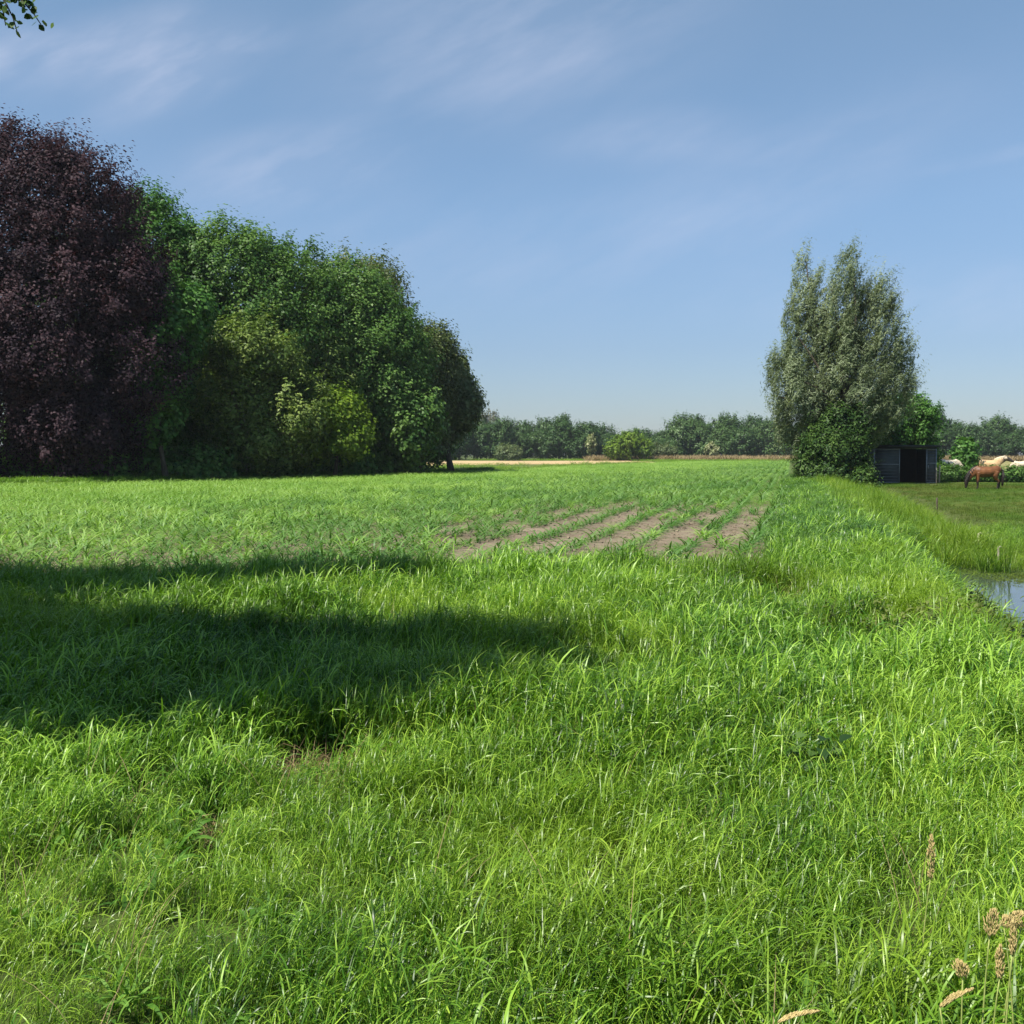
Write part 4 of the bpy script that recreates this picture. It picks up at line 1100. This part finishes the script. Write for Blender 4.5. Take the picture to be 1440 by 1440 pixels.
def horse(loc, rz, s, coatm, hair, label, grazing=True):
    """local x points forward, feet on z = 0"""
    root = empty('horse', loc, label, 'horse'); root.rotation_euler = (0, 0, rz); root.scale = (s, s, s)
    mb = MB()
    # trunk: rump to chest, deep chest, tucked belly
    X_ = [-0.86, -0.80, -0.66, -0.42, -0.12, 0.18, 0.42, 0.60, 0.70]
    Z_ = [1.10, 1.12, 1.13, 1.09, 1.03, 1.02, 1.05, 1.07, 1.08]
    rw = [0.06, 0.17, 0.26, 0.28, 0.31, 0.30, 0.25, 0.17, 0.07]
    rh = [0.10, 0.20, 0.28, 0.29, 0.31, 0.33, 0.32, 0.24, 0.12]
    mb.tube([(x, 0, z) for x, z in zip(X_, Z_)], list(zip(rw, rh)), 16)
    if grazing:
        nk = [(0.38, 0, 1.16), (0.62, 0, 1.06), (0.84, 0, 0.86), (1.00, 0, 0.64), (1.06, 0, 0.50)]
        hd = [(1.00, 0, 0.62), (1.08, 0, 0.50), (1.10, 0, 0.36), (1.11, 0, 0.20), (1.12, 0, 0.09), (1.12, 0, 0.05)]
        poll = np.array([1.04, 0, 0.64])
    else:
        nk = [(0.36, 0, 1.16), (0.60, 0, 1.26), (0.82, 0, 1.36), (1.00, 0, 1.44), (1.08, 0, 1.46)]
        hd = [(0.98, 0, 1.47), (1.10, 0, 1.45), (1.26, 0, 1.37), (1.42, 0, 1.29), (1.52, 0, 1.24), (1.56, 0, 1.22)]
        poll = np.array([1.05, 0, 1.54])
    mb.tube(nk, [(0.17, 0.28), (0.14, 0.25), (0.115, 0.20), (0.095, 0.155), (0.08, 0.12)], 14)
    mb.tube(hd, [(0.075, 0.10), (0.095, 0.135), (0.085, 0.125), (0.062, 0.085), (0.058, 0.072), (0.03, 0.035)], 14)
    for sgn in (-1, 1):
        st = 0.13 * sgn
        # fore leg: elbow, knee (wrist), fetlock, hoof
        mb.tube([(0.44, st, 0.98), (0.46, st, 0.74), (0.46 + 0.02 * sgn, st, 0.44), (0.45 + .03 * sgn, st, 0.24), (0.45 + .04 * sgn, st, 0.11), (0.48 + .04 * sgn, st, 0.05), (0.50 + .04 * sgn, st, 0.0)],
                [0.13, 0.095, 0.062, 0.042, 0.050, 0.052, 0.062], 10)
        sw = 0.09 * sgn
        # hind leg: hip, stifle forward, hock back, cannon, fetlock, hoof
        mb.tube([(-0.58, st, 1.05), (-0.50, st * 1.05, 0.80), (-0.60 + sw * .3, st, 0.60), (-0.76 + sw * .7, st, 0.46), (-0.74 + sw, st, 0.26), (-0.73 + sw, st, 0.11), (-0.69 + sw, st, 0.05), (-0.67 + sw, st, 0.0)],
                [0.19, 0.165, 0.105, 0.066, 0.046, 0.052, 0.054, 0.064], 10)
        d_ = np.array(hd[1]) - np.array(hd[3]); d_ /= np.linalg.norm(d_)
        e0 = np.array(poll) + np.array([0, 0.055 * sgn, -0.03])
        mb.tube([e0, e0 + d_ * 0.08 + np.array([0, .02 * sgn, 0]), e0 + d_ * 0.15 + np.array([0, .02 * sgn, 0])], [0.028, 0.030, 0.008], 6)
    me = mb.mesh('horse_body', coatm)
    o = bpy.data.objects.new('tmp', me); COL.objects.link(o)
    r = o.modifiers.new('r', 'REMESH'); r.mode = 'VOXEL'; r.voxel_size = 0.022
    q = o.modifiers.new('s', 'SMOOTH'); q.factor = 0.5; q.iterations = 4
    dg = bpy.context.evaluated_depsgraph_get()
    me2 = bpy.data.meshes.new_from_object(o.evaluated_get(dg)); bpy.data.objects.remove(o)
    me2.materials.clear(); me2.materials.append(coatm)
    me2.polygons.foreach_set('use_smooth', np.ones(len(me2.polygons), bool))
    link('body', me2, root)
    # tail and mane
    mb = MB()
    g = np.random.default_rng(3)
    mb.tube([(-0.82, 0, 1.22), (-0.93, 0, 1.14), (-0.98, 0, 0.95), (-0.98, 0, 0.65), (-0.96, 0, 0.36), (-0.95, 0, 0.16)],
            [(0.04, 0.04), (0.055, 0.05), (0.075, 0.07), (0.085, 0.085), (0.07, 0.065), (0.012, 0.012)], 10)
    for k in range(14):
        a = g.normal(0, 0.05, 2)
        mb.tube([(-0.94, a[0] * .4, 1.08), (-0.98 + a[1], a[0], 0.7), (-0.95 + a[1] * 1.5, a[0] * 1.4, 0.14 + 0.12 * g.random())], [0.02, 0.02, 0.003], 6)
    link('tail', mb.mesh('tail', HAIR[hair], True), root)
    mb = MB(); P = np.array(nk)
    t_ = np.gradient(P, axis=0); t_ /= np.linalg.norm(t_, axis=1)[:, None]
    nrm = np.stack([-t_[:, 2], 0 * t_[:, 0], t_[:, 0]], 1)
    if nrm[0, 2] < 0: nrm = -nrm
    crest = P + nrm * np.array([0.25, 0.235, 0.195, 0.155, 0.135])[:, None]
    mb.tube(crest, [(0.03, 0.03), (0.05, 0.06), (0.055, 0.065), (0.05, 0.055), (0.03, 0.03)], 8)
    for k in range(34):
        f_ = g.random() * 3.9; i = int(f_); c = crest[i] * (1 - f_ % 1) + crest[i + 1] * (f_ % 1)
        sd_ = 1 if g.random() < .6 else -1
        mb.tube([c, c + np.array([0, .10 * sd_, -0.02]) - nrm[i] * .06, c + np.array([g.normal(0, .03), .125 * sd_, -.04]) - nrm[i] * 0.17], [0.022, 0.022, 0.004], 6)
    link('mane', mb.mesh('mane', HAIR[hair], True), root)
    mb = MB()
    for sgn in (-1, 1):
        c = np.array(hd[1]) * .55 + np.array(hd[2]) * .45 + np.array([0.03 if grazing else 0, 0.088 * sgn, 0.0 if grazing else 0.04])
        mb.tube([c + np.array([0, -.01, 0]), c, c + np.array([0, .012 * sgn, 0])], [0.016, 0.018, 0.006], 6)
    link('eyes', mb.mesh('eyes', HAIR['black'], True), root)
    return root


bay = coat('bay_coat', (0.105, 0.040, 0.014), (0.18, 0.072, 0.025), (0.018, 0.012, 0.010), 0.50, 0.98)
cream = coat('cream_coat', (0.55, 0.45, 0.32), (0.70, 0.60, 0.46), (0.40, 0.30, 0.20), 0.1)
dun = coat('dun_coat', (0.46, 0.30, 0.15), (0.58, 0.40, 0.22), (0.05, 0.04, 0.035), 0.35, 0.72)


def hp(px, d):
    x = (px - 720) / F * d
    return (x, d, float(height(x, d)) + 0.004)


horse(hp(1386, 59.5), math.pi - 0.12, 0.97, bay, 'black', 'brown horse with black mane and legs grazing in front of the hedge')
horse(hp(1334, 77.5), 0.25, 1.16, cream, 'pale', 'cream white horse with lowered head behind the hedge, nearest the shelter')
horse(hp(1391, 79.5), -0.1, 1.16, dun, 'pale', 'tan horse with pale mane and dark raised head behind the grazing brown horse', False)
horse(hp(1433, 92), math.pi + 0.3, 1.0, cream, 'pale', 'distant pale cream horse at the right edge beyond the hedge')

# ------------------------------------------------------------------ single plants in the foreground
def seed_stalk(px, py, d, label, lean=(0.0, 0.0), hl=0.10, hr=0.012, nod=0.0, kind='spike'):
    """tan seed head at that place on a stem rooted in the ground"""
    p_ = at(px, py, d); bx_, by_ = p_[0] - lean[0], p_[1] - lean[1]
    z = float(height(bx_, by_)); H = p_[2] - z
    root = empty('grass_seed_stalk', (bx_, by_, z), label, 'seed stalk', 'tan grass seed heads in the right foreground')
    s = np.linspace(0, 1, 9)[:, None]
    top = np.array([lean[0], lean[1], H - hl * 0.5 * (1 - nod)])
    pts = np.array([0, 0, -0.02]) * (1 - s) ** 2 + 2 * np.array([lean[0] * .15, lean[1] * .15, H * .6]) * s * (1 - s) + top * s ** 2
    mb = MB(); mb.tube(pts, np.linspace(0.0035, 0.0018, 9), 6); link('stem', mb.mesh('stem', M['stalk'], True), root)
    g = np.random.default_rng(int(px * 7 + py))
    mb = MB()
    dr_ = np.array([nod * 0.9, 0.0, 1 - abs(nod) * 1.1]); dr_ /= np.linalg.norm(dr_)
    for k in range(190 if kind == 'spike' else 150):
        t = g.random()
        c = top + dr_ * hl * t + np.array([nod * .03 * t * t, 0, -abs(nod) * 0.04 * t * t])
        rr = hr * (math.sin(math.pi * min(1, 0.12 + 0.85 * t)) ** 0.7)
        an = g.random() * 6.28
        if kind != 'spike': rr *= 1.7
        o = np.array([math.cos(an), math.sin(an), 0]) * rr * g.random() ** 0.5
        q = c + o; e = q + dr_ * 0.011 + o * 0.35 + np.array([0, 0, 0.002])
        mb.tube([q, (q + e) / 2, e], [0.0007, 0.0015, 0.0004], 6)
    link('seed_head', mb.mesh('seed_head', M['seed'], True), root)
    return root


seed_stalk(1309, 1207, 3.45, 'upright tan seed head standing alone above the green grass', (0.03, 0), 0.15, 0.013)
seed_stalk(1392, 1300, 2.96, 'lumpy tan seed head at the left of the right hand cluster', (0.02, 0), 0.08, 0.012, 0.1, 'panicle')
seed_stalk(1412, 1295, 2.98, 'tan seed head arching over the top of the right hand cluster', (-0.05, 0), 0.07, 0.011, 0.4, 'panicle')
seed_stalk(1424, 1320, 2.88, 'slender tan seed head in the middle of the right hand cluster', (0.02, 0), 0.10, 0.010)
seed_stalk(1436, 1288, 3.02, 'tan seed head cut by the right picture edge', (0.06, 0), 0.06, 0.012, -0.4, 'panicle')
seed_stalk(1406, 1355, 2.74, 'greenish tan seed head below the right hand cluster', (0.03, 0), 0.09, 0.011)
seed_stalk(1354, 1362, 2.71, 'short tan seed head left of the right hand cluster', (0.0, 0), 0.05, 0.011, -0.15, 'panicle')
seed_stalk(1322, 1405, 2.56, 'drooping tan seed head near the bottom right corner', (-0.05, 0), 0.09, 0.008, 0.5)
seed_stalk(1095, 1428, 2.48, 'pale seed head bent flat at the bottom edge, right of centre', (0.04, 0), 0.09, 0.008, 0.6)


def leafy_plant(name, loc, mat, label, cat, n=9, L=0.34, W=0.11, seed=1, stem=0.12, stems=1, spread=0.2):
    z = float(height(loc[0], loc[1])); root = empty(name, (loc[0], loc[1], z), label, cat)
    g = np.random.default_rng(seed); V, Fc, S = [], [], []; c = 0
    mb = MB()
    for st_ in range(stems):
        o = g.normal(0, spread, 2) * (stems > 1); H = stem * g.uniform(0.7, 1.15)
        mb.tube([(o[0], o[1], -0.02), (o[0] + g.normal(0, .03), o[1], H * .5), (o[0] + g.normal(0, .05), o[1], H)], [0.007, 0.006, 0.003], 6)
        for i in range(n):
            hd = i * 2.4 + g.normal(0, .3); e0 = R(g.uniform(10, 48)); cu = g.uniform(0.6, 1.5)
            p = np.array([o[0], o[1], H * (i + 1) / n]); l = L * g.uniform(0.7, 1.15) * (1 - 0.3 * i / n * (stems > 1)); SS = 6
            sh_ = g.random()
            for j in range(SS + 1):
                t = j / SS; e = e0 - cu * t
                if j: p = p + l / SS * np.array([math.cos(hd) * math.cos(e), math.sin(hd) * math.cos(e), math.sin(e)])
                w_ = W * max(0.04, math.sin(math.pi * min(1.0, 0.04 + 0.96 * t ** 0.75)) ** 0.8)
                side = np.array([-math.sin(hd), math.cos(hd), 0]) * w_ / 2
                upv = np.array([0, 0, 0.18 * w_])
                V += [p - side + upv, p, p + side + upv]; S += [sh_] * 3
            for j in range(SS):
                a = c + 3 * j; Fc += [[a, a + 1, a + 4, a + 3], [a + 1, a + 2, a + 5, a + 4]]
            c += 3 * (SS + 1)
    if stems > 1:                                     # a dense clump: stems and leaves grow together as one mass of foliage
        nv = len(V); sv = np.concatenate(mb.v); sf = np.concatenate(mb.f) + nv
        link('foliage', mesh_np('foliage', np.concatenate([np.array(V), sv]), np.concatenate([np.array(Fc), sf]), M[mat],
                                {'shade': np.concatenate([np.array(S), np.full(len(sv), .5)])}, True), root)
    else:
        link('stem', mb.mesh('stem', M['stalk']), root)
        link('leaves', mesh_np('leaves', np.array(V), np.array(Fc), M[mat], {'shade': np.array(S)}, True), root)
    return root


def ground_at(px, py, h=0.3):
    d = (CAMZ - h) * F / (py - 637); return ((px - 720) / F * d, d)


leafy_plant('dock_plant', ground_at(1142, 1035, 0.38), 'darkbush', 'dark broad leaved dock plant in the grass right of centre', 'dock', 9, 0.15, 0.075, 5, 0.44, 7, 0.14)
leafy_plant('dock_plant', ground_at(1080, 1065, 0.3), 'dock', 'lighter small dock plant just left of the dark dock', 'dock', 8, 0.2, 0.08, 6, 0.25)
leafy_plant('nettle_clump', ground_at(1330, 895, 0.25), 'nettle', 'dark nettle clump on the near bank of the ditch', 'nettles', 22, 0.12, 0.042, 7, 0.50, 60, 0.42)
leafy_plant('nettle_clump', ground_at(1352, 862, 0.1), 'nettle', 'smaller nettle clump leaning over the open water', 'nettles', 22, 0.12, 0.042, 8, 0.50, 34, 0.3)
leafy_plant('iris_plant', ground_at(1302, 742, 0.1), 'dock', 'dark leaved water plant among the yellow green reeds', 'water plant', 16, 0.6, 0.07, 9, 0.4)
leafy_plant('iris_plant', ground_at(1208, 728, 0.3), 'dock', 'dark spiky plant in the verge left of the reeds', 'water plant', 16, 0.6, 0.07, 10, 0.35)

# ------------------------------------------------------------------ air, sky, sun, camera
mb = MB(); mb.box((0, 100, 14.0), (2200, 2200, 33.0))
hz = tag(link('haze', mb.mesh('haze', None)), 'thin pale summer haze over the whole scene', 'haze', kind='stuff')
m, nt, out = new_mat('haze')
vp = nt.nodes.new('ShaderNodeVolumePrincipled'); vp.inputs['Density'].default_value = 0.00013
vp.inputs['Color'].default_value = (0.86, 0.93, 1.0, 1); vp.inputs['Anisotropy'].default_value = 0.1
nt.links.new(vp.outputs[0], out.inputs['Volume'])
hz.data.materials.clear(); hz.data.materials.append(m)
HAZE = True
if not HAZE: bpy.data.objects.remove(hz)

w = bpy.data.worlds.new('World'); sc.world = w; w.use_nodes = True
nt = w.node_tree; nt.nodes.clear()
out = nt.nodes.new('ShaderNodeOutputWorld'); bg = nt.nodes.new('ShaderNodeBackground'); bg.inputs[1].default_value = 0.0765
sky = nt.nodes.new('ShaderNodeTexSky'); sky.sky_type = 'NISHITA'; sky.sun_disc = False
sky.sun_elevation = SUN_EL
sun_az = math.atan2(-SH[0], -SH[1])      # compass angle of the sun from +Y towards +X
sky.sun_rotation = sun_az % (2 * math.pi)
sky.air_density = 1.0; sky.dust_density = 0.5; sky.ozone_density = 1.6
tcn = nt.nodes.new('ShaderNodeTexCoord'); sep = nt.nodes.new('ShaderNodeSeparateXYZ'); nt.links.new(tcn.outputs['Generated'], sep.inputs[0])
yy_ = mathn(nt, 'MAXIMUM', sep.outputs['Y'], 0.08)
ca = mathn(nt, 'DIVIDE', sep.outputs['X'], yy_); cb = mathn(nt, 'DIVIDE', sep.outputs['Z'], yy_)
front = mathn(nt, 'GREATER_THAN', sep.outputs['Y'], 0.05)
cmb = nt.nodes.new('ShaderNodeCombineXYZ'); nt.links.new(ca, cmb.inputs[0]); nt.links.new(cb, cmb.inputs[1])
mp = nt.nodes.new('ShaderNodeMapping'); mp.inputs['Scale'].default_value = (2.4, 8.0, 1)
m0 = nt.nodes.new('ShaderNodeMapping'); m0.inputs['Rotation'].default_value = (0, 0, R(-24))
nt.links.new(cmb.outputs[0], m0.inputs['Vector']); nt.links.new(m0.outputs[0], mp.inputs['Vector'])
wisp = noise(nt, mp.outputs[0], 2.2, 8, 0.58)
soft = noise(nt, cmb.outputs[0], 2.4, 3, 0.5)
tot = None
# banks of thin cirrus: centre (x/y, z/y), half sizes, tilt, weight
for (cx, cy, rx, ry, an, wt) in ((-0.37, 0.385, 0.13, 0.035, 12, 1.1), (-0.31, 0.36, 0.10, 0.03, 25, 1.1), (-0.215, 0.272, 0.12, 0.04, 8, 0.9), (-0.46, 0.39, .05, .02, -10, .5), (-0.50, 0.372, .04, .02, -15, .8),
                             (0.0, 0.40, 0.20, 0.09, 10, 0.75), (0.13, 0.30, 0.10, 0.03, 5, 0.5), (0.27, 0.27, 0.20, 0.055, 22, 0.42), (0.02, 0.19, 0.30, 0.07, 0, 0.35), (0.40, 0.15, 0.2, 0.04, 0, .4),
                             (0.47, 0.285, 0.09, 0.008, 12, .35)):
    q = nt.nodes.new('ShaderNodeMapping'); q.vector_type = 'TEXTURE'
    q.inputs['Location'].default_value = (cx, cy, 0); q.inputs['Rotation'].default_value = (0, 0, R(an)); q.inputs['Scale'].default_value = (rx, ry, 1)
    nt.links.new(cmb.outputs[0], q.inputs['Vector'])
    ln = nt.nodes.new('ShaderNodeVectorMath'); ln.operation = 'LENGTH'; nt.links.new(q.outputs[0], ln.inputs[0])
    mr = nt.nodes.new('ShaderNodeMapRange'); mr.interpolation_type = 'SMOOTHERSTEP'
    mr.inputs[1].default_value = 0.0; mr.inputs[2].default_value = 1.5; mr.inputs[3].default_value = wt; mr.inputs[4].default_value = 0.0
    nt.links.new(ln.outputs['Value'], mr.inputs[0])
    tot = mr.outputs[0] if tot is None else mathn(nt, 'ADD', tot, mr.outputs[0])
wr = nt.nodes.new('ShaderNodeMapRange'); wr.inputs[1].default_value = 0.40; wr.inputs[2].default_value = 0.72; nt.links.new(wisp, wr.inputs[0])
cl = mathn(nt, 'MULTIPLY', tot, mathn(nt, 'MULTIPLY_ADD', wr.outputs[0], 0.9, 0.22))
cl = mathn(nt, 'ADD', cl, mathn(nt, 'MULTIPLY', mathn(nt, 'SUBTRACT', soft, 0.20), 0.45))
cl = mathn(nt, 'MULTIPLY', mathn(nt, 'MINIMUM', mathn(nt, 'MAXIMUM', cl, 0.0), 1.0), mathn(nt, 'MULTIPLY', front, 0.46))
tint = nt.nodes.new('ShaderNodeMix'); tint.data_type = 'RGBA'; tint.blend_type = 'MULTIPLY'; tint.inputs[0].default_value = 1.0
nt.links.new(sky.outputs[0], tint.inputs[6])
nt.links.new(ramp(nt, sep.outputs['Z'], [(0.0, (0.53, 0.60, 0.75)), (0.10, (0.63, 0.70, 0.84)), (0.22, (0.81, 0.93, 1.01)), (0.42, (0.97, 1.12, 1.09))]), tint.inputs[7])
colr = mixc(nt, cl, tint.outputs[2], (5.0, 5.35, 6.7))
nt.links.new(colr, bg.inputs[0]); nt.links.new(bg.outputs[0], out.inputs[0])

sd = bpy.data.lights.new('sun', 'SUN'); sd.energy = 5.0; sd.angle = R(0.5); sd.color = (1.0, 0.95, 0.86)
so = bpy.data.objects.new('sun', sd); COL.objects.link(so)
so.rotation_euler = Vector((SH[0], SH[1], -math.tan(SUN_EL))).to_track_quat('-Z', 'Y').to_euler()

cd = bpy.data.cameras.new('camera'); co = bpy.data.objects.new('camera', cd); COL.objects.link(co)
co.location = (0, 0, CAMZ); co.rotation_euler = (math.pi / 2 - PITCH, 0, 0)
cd.sensor_width = 36; cd.lens = 36 * F / 1440; cd.clip_start = 0.1; cd.clip_end = 4000
sc.camera = co
sc.view_settings.view_transform = 'Standard'; sc.view_settings.look = 'None'
sc.view_settings.exposure = 0.8; sc.view_settings.gamma = 1.0
sc.render.engine = 'CYCLES'
cy = sc.cycles
cy.use_denoising = True
try: cy.denoiser = 'OPENIMAGEDENOISE'
except Exception: pass
cy.max_bounces = 8; cy.diffuse_bounces = 3; cy.glossy_bounces = 2; cy.transmission_bounces = 5; cy.volume_bounces = 0
cy.transparent_max_bounces = 6
cy.sample_clamp_indirect = 6.0
